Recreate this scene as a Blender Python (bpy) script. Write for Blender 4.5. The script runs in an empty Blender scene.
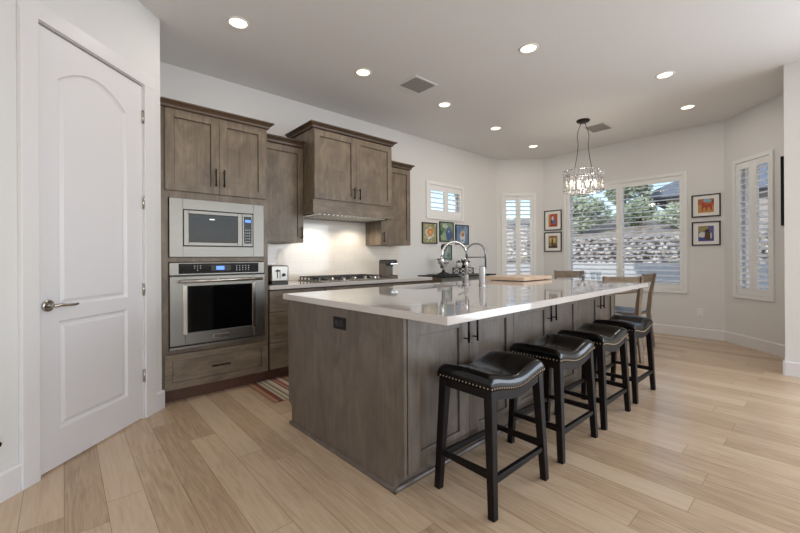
import bpy, bmesh, math, random
from mathutils import Vector, Matrix
C = bpy.context.scene
COL = C.collection
PI = math.pi
R = math.radians
random.seed(7)

# ------------------------------------------------------------------ camera
TH = R(48.35)
cam_data = bpy.data.cameras.new('camera')
cam = bpy.data.objects.new('camera', cam_data); COL.objects.link(cam)
cam_data.sensor_fit = 'HORIZONTAL'; cam_data.sensor_width = 36.0
cam_data.lens = 36.0 * 379.1 / 800.0
cam_data.shift_y = -(266.5 - 258.45) / 800.0
cam_data.clip_start = 0.05; cam_data.clip_end = 300
cam.matrix_world = (Matrix.Translation((0, 0, 1.165)) @ Matrix.Rotation(TH - PI / 2, 4, 'Z')
                    @ Matrix.Rotation(PI / 2, 4, 'X') @ Matrix.Rotation(R(-0.32), 4, 'Z'))
C.camera = cam

# ------------------------------------------------------------------ world, sun, exposure
w = bpy.data.worlds.new('sky'); C.world = w; w.use_nodes = True
nt = w.node_tree; nt.nodes.clear()
wo = nt.nodes.new('ShaderNodeOutputWorld'); bg = nt.nodes.new('ShaderNodeBackground')
sky = nt.nodes.new('ShaderNodeTexSky'); sky.sky_type = 'NISHITA'; sky.sun_disc = False
sky.sun_elevation = R(42); sky.sun_rotation = R(200); sky.air_density = 1.0; sky.dust_density = 1.5
bg.inputs['Strength'].default_value = 0.32
nt.links.new(sky.outputs[0], bg.inputs[0]); nt.links.new(bg.outputs[0], wo.inputs[0])

def lamp(name, kind, loc, energy, color=(1, 1, 1), rot=(0, 0, 0), **kw):
    d = bpy.data.lights.new(name, kind); d.energy = energy; d.color = color
    for k, v in kw.items(): setattr(d, k, v)
    o = bpy.data.objects.new(name, d); COL.objects.link(o)
    o.location = loc; o.rotation_euler = rot
    return o
def aim(o, direction):
    o.rotation_euler = Vector(direction).to_track_quat('-Z', 'Y').to_euler()

sun = lamp('sun', 'SUN', (-10, 2, 20), 4.2, (1.0, 0.95, 0.88), angle=R(0.6))
aim(sun, (1.0, -0.16, -0.445))
# daylight entering the great-room glazing behind the camera
DAY = lamp('daylight_rear_glazing', 'AREA', (1.6, -4.42, 1.85), 85, (0.82, 0.90, 1.0), shape='RECTANGLE', size=5.6, size_y=1.6)
aim(DAY, (0, 1, 0.35))
FILL_SIDE = lamp('added_side_fill', 'AREA', (-2.92, -1.9, 1.5), 50, (0.85, 0.92, 1.0), shape='RECTANGLE', size=3.3, size_y=2.3)  # fill lamp added at an unseen side opening, for door and left wall
aim(FILL_SIDE, (1, 0, 0.40))
KEY_RIGHT = lamp('added_right_key', 'AREA', (5.26, -2.3, 1.35), 135, (0.80, 0.89, 1.0), shape='RECTANGLE', size=3.4, size_y=2.4)  # key lamp added at an unseen right opening to light stools and island
aim(KEY_RIGHT, (-1, 0.15, 0.25))

C.view_settings.view_transform = 'Standard'
C.view_settings.look = 'None'
C.view_settings.exposure = 0.0
C.view_settings.gamma = 1.0
C.view_settings.use_curve_mapping = False
C.render.film_transparent = False
try:
    C.cycles.use_denoising = True
    C.cycles.max_bounces = 10
    C.cycles.diffuse_bounces = 5
    C.cycles.transparent_max_bounces = 24
    C.cycles.sample_clamp_indirect = 4.0
    C.cycles.caustics_reflective = False
    C.cycles.caustics_refractive = False
except Exception:
    pass

# ------------------------------------------------------------------ materials
MATS = {}
def S(c):   # sRGB 0-255 -> linear
    r = []
    for x in c:
        x /= 255.0
        r.append(x / 12.92 if x <= 0.04045 else ((x + 0.055) / 1.055) ** 2.4)
    return (*r, 1.0)
def mat(name, color, rough=0.5, metal=0.0, coat=0.0, emit=None, estr=0.0, spec=0.5):
    m = bpy.data.materials.new(name); m.use_nodes = True
    b = m.node_tree.nodes['Principled BSDF']
    b.inputs['Base Color'].default_value = S(color) if max(color) > 1 else (*color, 1)
    b.inputs['Roughness'].default_value = rough
    b.inputs['Metallic'].default_value = metal
    b.inputs['Coat Weight'].default_value = coat
    b.inputs['Specular IOR Level'].default_value = spec
    if emit:
        b.inputs['Emission Color'].default_value = S(emit)
        b.inputs['Emission Strength'].default_value = estr
    MATS[name] = m
    return m
def nodes(m): return m.node_tree.nodes, m.node_tree.links, m.node_tree.nodes['Principled BSDF']
def ramp(N, stops, interp='LINEAR'):
    r = N.new('ShaderNodeValToRGB'); r.color_ramp.interpolation = interp
    e = r.color_ramp.elements
    while len(e) < len(stops): e.new(0.5)
    for k, (p, c) in enumerate(stops):
        e[k].position = p; e[k].color = S(c)
    return r
def coords(N, L, scale, rot=(0, 0, 0), kind='Object'):
    tc = N.new('ShaderNodeTexCoord'); mp = N.new('ShaderNodeMapping')
    mp.inputs['Scale'].default_value = scale; mp.inputs['Rotation'].default_value = rot
    L.new(tc.outputs[kind], mp.inputs[0]); return mp
def noise(N, L, mp, scale, detail=4, rough=0.55, dist=0.0):
    n = N.new('ShaderNodeTexNoise'); n.inputs['Scale'].default_value = scale
    n.inputs['Detail'].default_value = detail; n.inputs['Roughness'].default_value = rough
    n.inputs['Distortion'].default_value = dist
    L.new(mp.outputs[0], n.inputs['Vector']); return n
def add_bump(m, height_socket, strength=0.2, dist=0.01):
    N, L, b = nodes(m); bp = N.new('ShaderNodeBump')
    bp.inputs['Strength'].default_value = strength; bp.inputs['Distance'].default_value = dist
    L.new(height_socket, bp.inputs['Height']); L.new(bp.outputs[0], b.inputs['Normal'])

def paint(name, color, rough=0.6, tex=60, strength=0.08):
    m = mat(name, color, rough); N, L, b = nodes(m)
    mp = coords(N, L, (1, 1, 1)); n = noise(N, L, mp, tex, 3)
    add_bump(m, n.outputs['Fac'], strength, 0.004); return m
M_wall = paint('wall_paint', (223, 222, 220), 0.65)
M_ceil = paint('ceiling_paint', (230, 229, 228), 0.75)
M_trim = mat('trim_white', (226, 224, 224), 0.38)
M_door = mat('door_white', (226, 224, 226), 0.36)
M_shut = mat('shutter_white', (234, 234, 233), 0.4)

def wood(name, c0, c1, c2, rough=0.42, vertical=True, sc=1.0, axis='Z'):
    m = mat(name, c1, rough); N, L, b = nodes(m)
    s = {'Z': (9 * sc, 9 * sc, 4.5 * sc), 'X': (4.5 * sc, 9 * sc, 9 * sc), 'Y': (9 * sc, 4.5 * sc, 9 * sc)}[axis]
    s2 = {'Z': (60 * sc, 60 * sc, 3 * sc), 'X': (3 * sc, 60 * sc, 60 * sc), 'Y': (60 * sc, 3 * sc, 60 * sc)}[axis]
    mp = coords(N, L, s); n = noise(N, L, mp, 1.0, 5, 0.6, 0.8)
    mp2 = coords(N, L, s2); n2 = noise(N, L, mp2, 1.0, 3, 0.6)
    mx = N.new('ShaderNodeMix'); mx.data_type = 'FLOAT'; mx.inputs[0].default_value = 0.35
    L.new(n.outputs['Fac'], mx.inputs[2]); L.new(n2.outputs['Fac'], mx.inputs[3])
    rp = ramp(N, [(0.30, c0), (0.5, c1), (0.72, c2)]); L.new(mx.outputs[0], rp.inputs[0])
    L.new(rp.outputs[0], b.inputs['Base Color'])
    add_bump(m, n2.outputs['Fac'], 0.06, 0.002)
    return m
M_cab = wood('stained_maple', (86, 74, 61), (113, 99, 83), (138, 124, 106), 0.38)
M_cabh = wood('stained_maple_horizontal', (86, 74, 61), (113, 99, 83), (138, 124, 106), 0.38, axis='X')
M_isl = wood('stained_maple_island', (78, 69, 61), (98, 88, 78), (116, 105, 94), 0.36)
M_crown = wood('stained_maple_crown', (72, 56, 42), (86, 69, 53), (100, 82, 64), 0.40, axis='X')
M_toe = wood('dark_toe_wood', (70, 44, 34), (84, 54, 42), (96, 62, 48), 0.5, axis='X')
M_espresso = wood('espresso_wood', (12, 8, 7), (18, 12, 11), (28, 20, 17), 0.42, sc=2)
nodes(M_espresso)[2].inputs['Specular IOR Level'].default_value = 0.2
M_chair = wood('weathered_chair_wood', (98, 84, 68), (122, 106, 88), (142, 124, 104), 0.42, sc=2)
M_board = wood('maple_board', (200, 172, 146), (214, 188, 163), (226, 203, 180), 0.45, axis='X')
M_buffet = wood('buffet_wood', (96, 78, 60), (122, 102, 80), (140, 120, 96), 0.45, axis='X')
M_glaze_shade = mat('glaze_and_gap_shade', (46, 36, 29), 0.5)  # dark tone that stands for shade in door recesses and front gaps
M_gun = mat('gunmetal_chrome', (120, 121, 126), 0.22, 1.0)
M_greywood = wood('grey_washed_wood', (118, 114, 108), (138, 134, 128), (156, 152, 146), 0.45, axis='X')
M_dark = mat('dark_gap', (30, 24, 20), 0.8)
M_bronze = mat('oil_rubbed_bronze', (34, 29, 27), 0.38, 0.7)
M_black = mat('black_satin', (20, 20, 21), 0.4)
M_blackglass = mat('black_glass', (5, 5, 6), 0.08, 0, 0.0, spec=0.25)
M_screen = mat('grey_mesh_glass', (26, 28, 32), 0.2, 0, 0.0, spec=0.3)
M_chrome = mat('polished_chrome', (214, 214, 216), 0.10, 1.0)
M_nickel = mat('polished_nickel', (190, 184, 176), 0.2, 1.0)
M_bright = mat('bright_steel', (176, 172, 166), 0.34, 0.95)
M_white = mat('white_plastic', (236, 234, 230), 0.4)
M_mat = mat('white_mat_board', (235, 233, 229), 0.7)
M_blue = mat('display_blue', (40, 60, 140), 0.3, emit=(90, 140, 255), estr=1.6)
M_btn = mat('button_print', (190, 195, 205), 0.5)
M_lens = mat('lamp_lens', (255, 246, 225), 0.5, emit=(255, 240, 205), estr=3.0)
M_bulb = mat('candle_bulb', (255, 240, 215), 0.4, emit=(255, 236, 200), estr=14.0)
M_vent = mat('vent_grey', (150, 146, 142), 0.6)
M_ventdark = mat('vent_dark', (96, 92, 89), 0.8)

def steel(name, axis):
    m = mat(name, (128, 125, 120), 0.32, 1.0); N, L, b = nodes(m)
    s = {'X': (2, 300, 300), 'Z': (300, 300, 2)}[axis]
    mp = coords(N, L, s); n = noise(N, L, mp, 1.0, 2)
    r = N.new('ShaderNodeMapRange'); r.inputs[3].default_value = 0.28; r.inputs[4].default_value = 0.42
    L.new(n.outputs['Fac'], r.inputs[0]); L.new(r.outputs[0], b.inputs['Roughness'])
    return m
M_steel = steel('brushed_steel', 'X')

def make_floor():
    m = mat('oak_planks', (196, 170, 140), 0.36); N, L, b = nodes(m)
    tc = N.new('ShaderNodeTexCoord'); mp = N.new('ShaderNodeMapping')
    mp.inputs['Rotation'].default_value = (0, 0, R(90)); L.new(tc.outputs['Object'], mp.inputs[0])
    br = N.new('ShaderNodeTexBrick')
    br.inputs['Scale'].default_value = 1.0; br.inputs['Mortar Size'].default_value = 0.0011
    br.inputs['Mortar Smooth'].default_value = 0.2
    br.inputs['Brick Width'].default_value = 1.15; br.inputs['Row Height'].default_value = 0.152
    br.offset = 0.37; br.offset_frequency = 2; br.squash = 1.35; br.squash_frequency = 3
    br.inputs['Color1'].default_value = (0, 0, 0, 1); br.inputs['Color2'].default_value = (1, 1, 1, 1)
    br.inputs['Mortar'].default_value = (0.5, 0.5, 0.5, 1)
    L.new(mp.outputs[0], br.inputs['Vector'])
    # per-plank shift of the grain
    sep = N.new('ShaderNodeVectorMath'); sep.operation = 'MULTIPLY_ADD'
    cmb = N.new('ShaderNodeCombineXYZ'); bw = N.new('ShaderNodeRGBToBW'); L.new(br.outputs['Color'], bw.inputs[0])
    for k in range(3): L.new(bw.outputs[0], cmb.inputs[k])
    L.new(cmb.outputs[0], sep.inputs[0]); sep.inputs[1].default_value = (37, 19, 11); L.new(mp.outputs[0], sep.inputs[2])
    m2 = N.new('ShaderNodeMapping'); m2.inputs['Scale'].default_value = (1.3, 14, 1); L.new(sep.outputs[0], m2.inputs[0])
    g = noise(N, L, m2, 2.2, 7, 0.62, 1.4)
    m3 = N.new('ShaderNodeMapping'); m3.inputs['Scale'].default_value = (2.0, 90, 1); L.new(sep.outputs[0], m3.inputs[0])
    g2 = noise(N, L, m3, 1.5, 3, 0.6)
    mx = N.new('ShaderNodeMix'); mx.data_type = 'FLOAT'; mx.inputs[0].default_value = 0.3
    L.new(g.outputs['Fac'], mx.inputs[2]); L.new(g2.outputs['Fac'], mx.inputs[3])
    mx2 = N.new('ShaderNodeMix'); mx2.data_type = 'FLOAT'; mx2.inputs[0].default_value = 0.24
    L.new(mx.outputs[0], mx2.inputs[2]); L.new(bw.outputs[0], mx2.inputs[3])
    rp = ramp(N, [(0.22, (146, 120, 94)), (0.40, (184, 157, 128)), (0.56, (203, 177, 148)), (0.80, (214, 193, 167))])
    L.new(mx2.outputs[0], rp.inputs[0])
    # knots
    kn = N.new('ShaderNodeTexVoronoi'); kn.inputs['Scale'].default_value = 1.0
    m4 = N.new('ShaderNodeMapping'); m4.inputs['Scale'].default_value = (1.1, 2.6, 1); L.new(sep.outputs[0], m4.inputs[0]); L.new(m4.outputs[0], kn.inputs['Vector'])
    kr = ramp(N, [(0.0, (90, 62, 40)), (0.045, (255, 255, 255))]); L.new(kn.outputs['Distance'], kr.inputs[0])
    mul = N.new('ShaderNodeMix'); mul.data_type = 'RGBA'; mul.blend_type = 'MULTIPLY'; mul.inputs[0].default_value = 0.6
    L.new(rp.outputs[0], mul.inputs[6]); L.new(kr.outputs[0], mul.inputs[7])
    seam = N.new('ShaderNodeMix'); seam.data_type = 'RGBA'; seam.inputs[7].default_value = S((128, 100, 74))
    L.new(br.outputs['Fac'], seam.inputs[0]); L.new(mul.outputs[2], seam.inputs[6])
    L.new(seam.outputs[2], b.inputs['Base Color'])
    rr = N.new('ShaderNodeMapRange'); rr.inputs[3].default_value = 0.22; rr.inputs[4].default_value = 0.29
    L.new(g.outputs['Fac'], rr.inputs[0]); L.new(rr.outputs[0], b.inputs['Roughness'])
    add_bump(m, g2.outputs['Fac'], 0.08, 0.002)
    return m
M_floor = make_floor()

def make_quartz():
    m = mat('white_quartz', (226, 219, 212), 0.07, coat=0.4); N, L, b = nodes(m)
    mp = coords(N, L, (1, 1, 1)); n = noise(N, L, mp, 160, 2); n2 = noise(N, L, mp, 1.5, 4)
    mx = N.new('ShaderNodeMix'); mx.data_type = 'FLOAT'; mx.inputs[0].default_value = 0.4
    L.new(n2.outputs['Fac'], mx.inputs[2]); L.new(n.outputs['Fac'], mx.inputs[3])
    rp = ramp(N, [(0.3, (188, 180, 174)), (0.6, (202, 195, 190))]); L.new(mx.outputs[0], rp.inputs[0])
    L.new(rp.outputs[0], b.inputs['Base Color']); return m
M_quartz = make_quartz()

def make_tile():
    m = mat('glazed_subway_tile', (232, 226, 218), 0.10, coat=0.3); N, L, b = nodes(m)
    mp = coords(N, L, (1, 1, 1), (R(90), 0, 0))
    br = N.new('ShaderNodeTexBrick'); br.inputs['Scale'].default_value = 1
    br.inputs['Brick Width'].default_value = 0.305; br.inputs['Row Height'].default_value = 0.102
    br.inputs['Mortar Size'].default_value = 0.0016
    br.inputs['Color1'].default_value = S((232, 226, 218)); br.inputs['Color2'].default_value = S((228, 222, 214))
    br.inputs['Mortar'].default_value = S((214, 207, 198))
    L.new(mp.outputs[0], br.inputs['Vector']); L.new(br.outputs['Color'], b.inputs['Base Color'])
    add_bump(m, br.outputs['Fac'], -0.25, 0.002); return m
M_tile = make_tile()

def make_leather():
    m = mat('black_leather', (5, 5, 6), 0.16, coat=0.0, spec=0.42); N, L, b = nodes(m)
    mp = coords(N, L, (1, 1, 1)); n = noise(N, L, mp, 220, 2)
    add_bump(m, n.outputs['Fac'], 0.05, 0.001); return m
M_leather = make_leather()
M_brass = mat('antique_nail_brass', (176, 160, 138), 0.3, 1.0)
M_pad = mat('grey_seat_fabric', (176, 184, 196), 0.55)

def make_rug():
    m = mat('striped_rug', (170, 140, 120), 0.9); N, L, b = nodes(m)
    tc = N.new('ShaderNodeTexCoord'); sp = N.new('ShaderNodeSeparateXYZ'); L.new(tc.outputs['Object'], sp.inputs[0])
    fr = N.new('ShaderNodeMath'); fr.operation = 'MULTIPLY'; fr.inputs[1].default_value = 1 / 0.33
    L.new(sp.outputs[0], fr.inputs[0])
    f2 = N.new('ShaderNodeMath'); f2.operation = 'FRACT'; L.new(fr.outputs[0], f2.inputs[0])
    cols = [(150, 112, 84), (168, 132, 100), (132, 66, 54), (112, 62, 52), (190, 178, 158), (150, 140, 104), (206, 192, 176),
            (128, 122, 88), (196, 178, 160), (214, 200, 184), (140, 104, 84), (178, 128, 108), (142, 78, 66), (208, 170, 148), (196, 182, 166), (112, 92, 74)]
    rp = ramp(N, [(k / len(cols), c) for k, c in enumerate(cols)], 'CONSTANT'); L.new(f2.outputs[0], rp.inputs[0])
    L.new(rp.outputs[0], b.inputs['Base Color'])
    mp = coords(N, L, (400, 120, 1)); n = noise(N, L, mp, 1, 2); add_bump(m, n.outputs['Fac'], 0.4, 0.004); return m
M_rug = make_rug()

def arch_glass(name, tint=(0.95, 0.97, 0.98), refl=0.9):
    m = bpy.data.materials.new(name); m.use_nodes = True; N = m.node_tree.nodes; L = m.node_tree.links; N.clear()
    o = N.new('ShaderNodeOutputMaterial'); mx = N.new('ShaderNodeMixShader'); t = N.new('ShaderNodeBsdfTransparent'); g = N.new('ShaderNodeBsdfGlossy')
    fr = N.new('ShaderNodeFresnel'); ge = N.new('ShaderNodeNewGeometry'); mr = N.new('ShaderNodeMapRange')
    mr.inputs[3].default_value = 1.45; mr.inputs[4].default_value = 1 / 1.45
    L.new(ge.outputs['Backfacing'], mr.inputs[0]); L.new(mr.outputs[0], fr.inputs[0])
    t.inputs[0].default_value = (*tint, 1); g.inputs['Roughness'].default_value = 0.03; g.inputs[0].default_value = (refl, refl, refl, 1)
    L.new(fr.outputs[0], mx.inputs[0]); L.new(t.outputs[0], mx.inputs[1]); L.new(g.outputs[0], mx.inputs[2]); L.new(mx.outputs[0], o.inputs[0])
    return m
M_glass = arch_glass('window_glass')
M_stem = arch_glass('table_glass', (0.90, 0.92, 0.94), 1.0)
def crystal_mat():
    m = mat('cut_crystal', (245, 245, 248), 0.04); N, L, b = nodes(m)
    b.inputs['Transmission Weight'].default_value = 0.85; b.inputs['IOR'].default_value = 1.5
    return m
M_crystal = crystal_mat()

# ------------------------------------------------------------------ mesh helpers
def new(): return bmesh.new()
def box(bm, lo, hi, bev=0.0, mi=0, seg=2):
    t = bmesh.new(); bmesh.ops.create_cube(t, size=1.0)
    s = [hi[k] - lo[k] for k in range(3)]; c = [(hi[k] + lo[k]) / 2 for k in range(3)]
    for v in t.verts: v.co = Vector((v.co.x * s[0] + c[0], v.co.y * s[1] + c[1], v.co.z * s[2] + c[2]))
    if bev > 0:
        bmesh.ops.bevel(t, geom=list(t.edges), offset=min(bev, min(abs(x) for x in s) * 0.45), segments=seg, affect='EDGES', profile=0.5)
    for f in t.faces: f.material_index = mi
    merge(bm, t)
def merge(bm, t, mtx=None):
    vm = {}
    for v in t.verts: vm[v] = bm.verts.new(mtx @ v.co if mtx else v.co)
    for f in t.faces:
        try:
            g = bm.faces.new([vm[v] for v in f.verts]); g.material_index = f.material_index; g.smooth = f.smooth
        except ValueError: pass
    t.free()
def beam(bm, p0, p1, w0, w1=None, d0=None, d1=None, up=(0, 1, 0), mi=0, bev=0.0):
    """tapered square bar from p0 to p1 (w across 'side', d along up)"""
    w1 = w0 if w1 is None else w1; d0 = w0 if d0 is None else d0; d1 = w1 if d1 is None else d1
    p0 = Vector(p0); p1 = Vector(p1); z = (p1 - p0).normalized(); y = Vector(up); y = (y - z * y.dot(z)).normalized(); x = y.cross(z)
    t = bmesh.new(); ring = []
    for p, ww, dd in ((p0, w0, d0), (p1, w1, d1)):
        ring.append([t.verts.new(p + x * sx * ww / 2 + y * sy * dd / 2) for sx, sy in ((-1, -1), (1, -1), (1, 1), (-1, 1))])
    a, b = ring
    t.faces.new(a[::-1]); t.faces.new(b)
    for k in range(4): t.faces.new((a[k], a[(k + 1) % 4], b[(k + 1) % 4], b[k]))
    if bev > 0: bmesh.ops.bevel(t, geom=list(t.edges), offset=bev, segments=2, affect='EDGES', profile=0.5)
    for f in t.faces: f.material_index = mi
    merge(bm, t)
def tube(bm, pts, r, seg=12, mi=0, caps=True):
    pts = [Vector(p) for p in pts]; rs = r if isinstance(r, (list, tuple)) else [r] * len(pts)
    prev = None; n = None; first = last = None
    for k, p in enumerate(pts):
        d = (pts[min(k + 1, len(pts) - 1)] - pts[max(k - 1, 0)]).normalized()
        if n is None:
            n = d.orthogonal().normalized()
        else:
            n = (n - d * n.dot(d)); n = n.normalized() if n.length > 1e-6 else d.orthogonal().normalized()
        b = d.cross(n)
        ring = [bm.verts.new(p + (n * math.cos(2 * PI * j / seg) + b * math.sin(2 * PI * j / seg)) * rs[k]) for j in range(seg)]
        if prev:
            for j in range(seg):
                f = bm.faces.new((prev[j], prev[(j + 1) % seg], ring[(j + 1) % seg], ring[j])); f.smooth = True; f.material_index = mi
        else: first = ring
        prev = ring
    if caps:
        f = bm.faces.new(first[::-1]); f.material_index = mi; f = bm.faces.new(prev); f.material_index = mi
def cyl(bm, p0, p1, r, seg=20, mi=0): tube(bm, [p0, p1], r, seg, mi)
def lathe(bm, prof, c=(0, 0, 0), seg=24, mi=0, smooth=True, close=True):
    prev = None
    first = None
    for (r, z) in prof:
        ring = [bm.verts.new((c[0] + r * math.cos(2 * PI * j / seg), c[1] + r * math.sin(2 * PI * j / seg), c[2] + z)) for j in range(seg)]
        if prev:
            for j in range(seg):
                f = bm.faces.new((prev[j], prev[(j + 1) % seg], ring[(j + 1) % seg], ring[j])); f.smooth = smooth; f.material_index = mi
        else: first = ring
        prev = ring
    if close:
        f = bm.faces.new(first[::-1]); f.material_index = mi
        f = bm.faces.new(prev); f.material_index = mi
def prism(bm, poly, axis, a, b, mi=0):
    """extrude 2-D polygon along axis from a to b. axis X: poly=(y,z); Y: (x,z); Z: (x,y)"""
    def P(p, t): return {'X': (t, p[0], p[1]), 'Y': (p[0], t, p[1]), 'Z': (p[0], p[1], t)}[axis]
    A = [bm.verts.new(P(p, a)) for p in poly]; B = [bm.verts.new(P(p, b)) for p in poly]
    n = len(poly); fs = [bm.faces.new(A), bm.faces.new(B[::-1])]
    for k in range(n): fs.append(bm.faces.new((A[k], B[k], B[(k + 1) % n], A[(k + 1) % n])))
    for f in fs: f.material_index = mi
def obj(name, bm, m, parent=None, loc=None, rz=0, smooth=False, fix=True):
    if fix: bmesh.ops.recalc_face_normals(bm, faces=bm.faces)
    me = bpy.data.meshes.new(name); bm.to_mesh(me); bm.free()
    for x in (m if isinstance(m, (list, tuple)) else [m]): me.materials.append(x)
    if smooth:
        for p in me.polygons: p.use_smooth = True
    o = bpy.data.objects.new(name, me); COL.objects.link(o)
    if parent: o.parent = parent
    if loc: o.location = loc
    if rz: o.rotation_euler = (0, 0, rz)
    return o
def boxo(name, lo, hi, m, parent=None, bev=0.002, **k):
    bm = new(); box(bm, lo, hi, bev); return obj(name, bm, m, parent, **k)
def tag(o, label, cat, group=None):
    o['label'] = label; o['category'] = cat
    if group: o['group'] = group
    return o
def thing(name, label, cat, loc=(0, 0, 0), rz=0, group=None):
    o = bpy.data.objects.new(name, None); COL.objects.link(o); o.empty_display_size = 0.1
    o.location = loc; o.rotation_euler = (0, 0, rz); return tag(o, label, cat, group)
def struct(o): o['kind'] = 'structure'; return o
def copy_tree(o, parent=None):
    c = o.copy(); COL.objects.link(c); c.parent = parent
    for ch in list(o.children): copy_tree(ch, c)
    return c
def placed(root, label, loc, rz=0):
    c = copy_tree(root); c['label'] = label; c.location = loc; c.rotation_euler = (0, 0, rz); return c

# ------------------------------------------------------------------ setting
H = 3.045; D = 4.19; BX = 6.83
room = [(0.576, 3.468), (-3.0, -0.108), (-3.0, -4.5), (5.30, -4.5), (5.30, 0.272), (6.172, 0.272), (6.83, 0.93), (6.83, 3.57), (6.21, 4.19), (0.576, 4.19)]
bm = new(); prism(bm, [(-3.2, -4.7), (7.0, -4.7), (7.0, 4.35), (-3.2, 4.35)], 'Z', -0.12, 0.0)
struct(obj('floor', bm, M_floor))
bm = new(); prism(bm, [(-3.2, -4.7), (7.0, -4.7), (7.0, 4.35), (-3.2, 4.35)], 'Z', H, H + 0.15)
struct(obj('ceiling', bm, M_ceil))

def wall(name, p0, p1, holes=(), z0=0.0, z1=H, th=0.14, m=None):
    """wall whose room face runs p0->p1 (room on the right hand); local x along, y outward"""
    p0 = Vector(p0); p1 = Vector(p1); Lw = (p1 - p0).length; rz = math.atan2(p1.y - p0.y, p1.x - p0.x)
    xs = sorted({0, Lw, *[h[0] for h in holes], *[h[1] for h in holes]}); zs = sorted({z0, z1, *[h[2] for h in holes], *[h[3] for h in holes]})
    def inhole(xc, zc): return any(h[0] < xc < h[1] and h[2] < zc < h[3] for h in holes)
    bm = new()
    def q(*pts): bm.faces.new([bm.verts.new(p) for p in pts])
    solid = {}
    for i in range(len(xs) - 1):
        for j in range(len(zs) - 1):
            solid[i, j] = not inhole((xs[i] + xs[i + 1]) / 2, (zs[j] + zs[j + 1]) / 2)
    for (i, j), s in solid.items():
        if not s: continue
        a, b, c, d = xs[i], xs[i + 1], zs[j], zs[j + 1]
        q((a, 0, c), (b, 0, c), (b, 0, d), (a, 0, d)); q((a, th, c), (a, th, d), (b, th, d), (b, th, c))
        if not solid.get((i - 1, j)): q((a, 0, c), (a, 0, d), (a, th, d), (a, th, c))
        if not solid.get((i + 1, j)): q((b, 0, c), (b, th, c), (b, th, d), (b, 0, d))
        if not solid.get((i, j - 1)): q((a, 0, c), (a, th, c), (b, th, c), (b, 0, c))
        if not solid.get((i, j + 1)): q((a, 0, d), (b, 0, d), (b, th, d), (a, th, d))
    bmesh.ops.remove_doubles(bm, verts=bm.verts, dist=1e-5)
    o = obj(name, bm, m or M_wall, None, (p0.x, p0.y, 0), rz); struct(o); return o, rz
A45 = R(45)
DX = 5.057 - 0.952          # door frame origin along the door wall
wl0 = Vector((-3.0, -0.108)); wdir = Vector((1, 1)).normalized()
SDOOR = (Vector((0.576, 3.468)) - wl0).length - 0.952
wall('wall_left', (-3.0, -0.108), (0.576, 3.468), [(SDOOR - 0.014, SDOOR + 0.768, 0, 2.452)])
wall('wall_left_return', (0.576, 3.468), (0.576, 4.19))
wall('wall_back', (0.576, 4.19), (6.21, 4.19), [(4.335 - 0.576, 5.14 - 0.576, 1.86, 2.33)])
wall('wall_bay_left', (6.21, 4.19), (6.83, 3.57), [(0.14, 0.69, 0.70, 2.33)])
wall('wall_bay_back', (6.83, 3.57), (6.83, 0.93), [(0.465, 2.175, 0.70, 2.36)])
wall('wall_bay_right', (6.83, 0.93), (6.172, 0.272), [(0.215, 0.70, 0.69, 2.37)])
wall('wall_bay_return', (6.172, 0.272), (5.445, 0.272))
wall('wall_right', (5.30, 0.272), (5.30, -4.5), [(0.75, 4.35, 0.08, 2.62)])
wall('wall_rear', (5.30, -4.5), (-3.0, -4.5), [(1.0, 6.7, 1.0, 2.75)])
wall('wall_side', (-3.0, -4.5), (-3.0, -0.108), [(0.7, 4.1, 0.2, 2.65)])

def baseboard(name, p0, p1, h=0.14, t=0.016):
    p0 = Vector(p0); p1 = Vector(p1); Lw = (p1 - p0).length; rz = math.atan2(p1.y - p0.y, p1.x - p0.x)
    bm = new(); prism(bm, [(0, 0), (-t, 0), (-t, h - 0.012), (-t * 0.55, h), (0, h)], 'X', 0, Lw)
    return struct(obj(name, bm, M_trim, None, (p0.x, p0.y, 0), rz))
dw = lambda s: tuple(wl0 + wdir * (SDOOR + s))
baseboard('baseboard_left', (-3.0, -0.108), dw(-0.095))
baseboard('baseboard_left_corner', dw(0.872), dw(0.966))
baseboard('baseboard_bay_left', (6.21, 4.19), (6.83, 3.57))
baseboard('baseboard_bay_back', (6.83, 3.57), (6.83, 0.93))
baseboard('baseboard_bay_right', (6.83, 0.93), (6.172, 0.272))
baseboard('baseboard_right', (5.30, 0.288), (5.30, -0.478))
baseboard('baseboard_right_return', (6.172, 0.272), (5.284, 0.272))
baseboard('baseboard_back', (3.67, 4.19), (6.21, 4.19))

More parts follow.
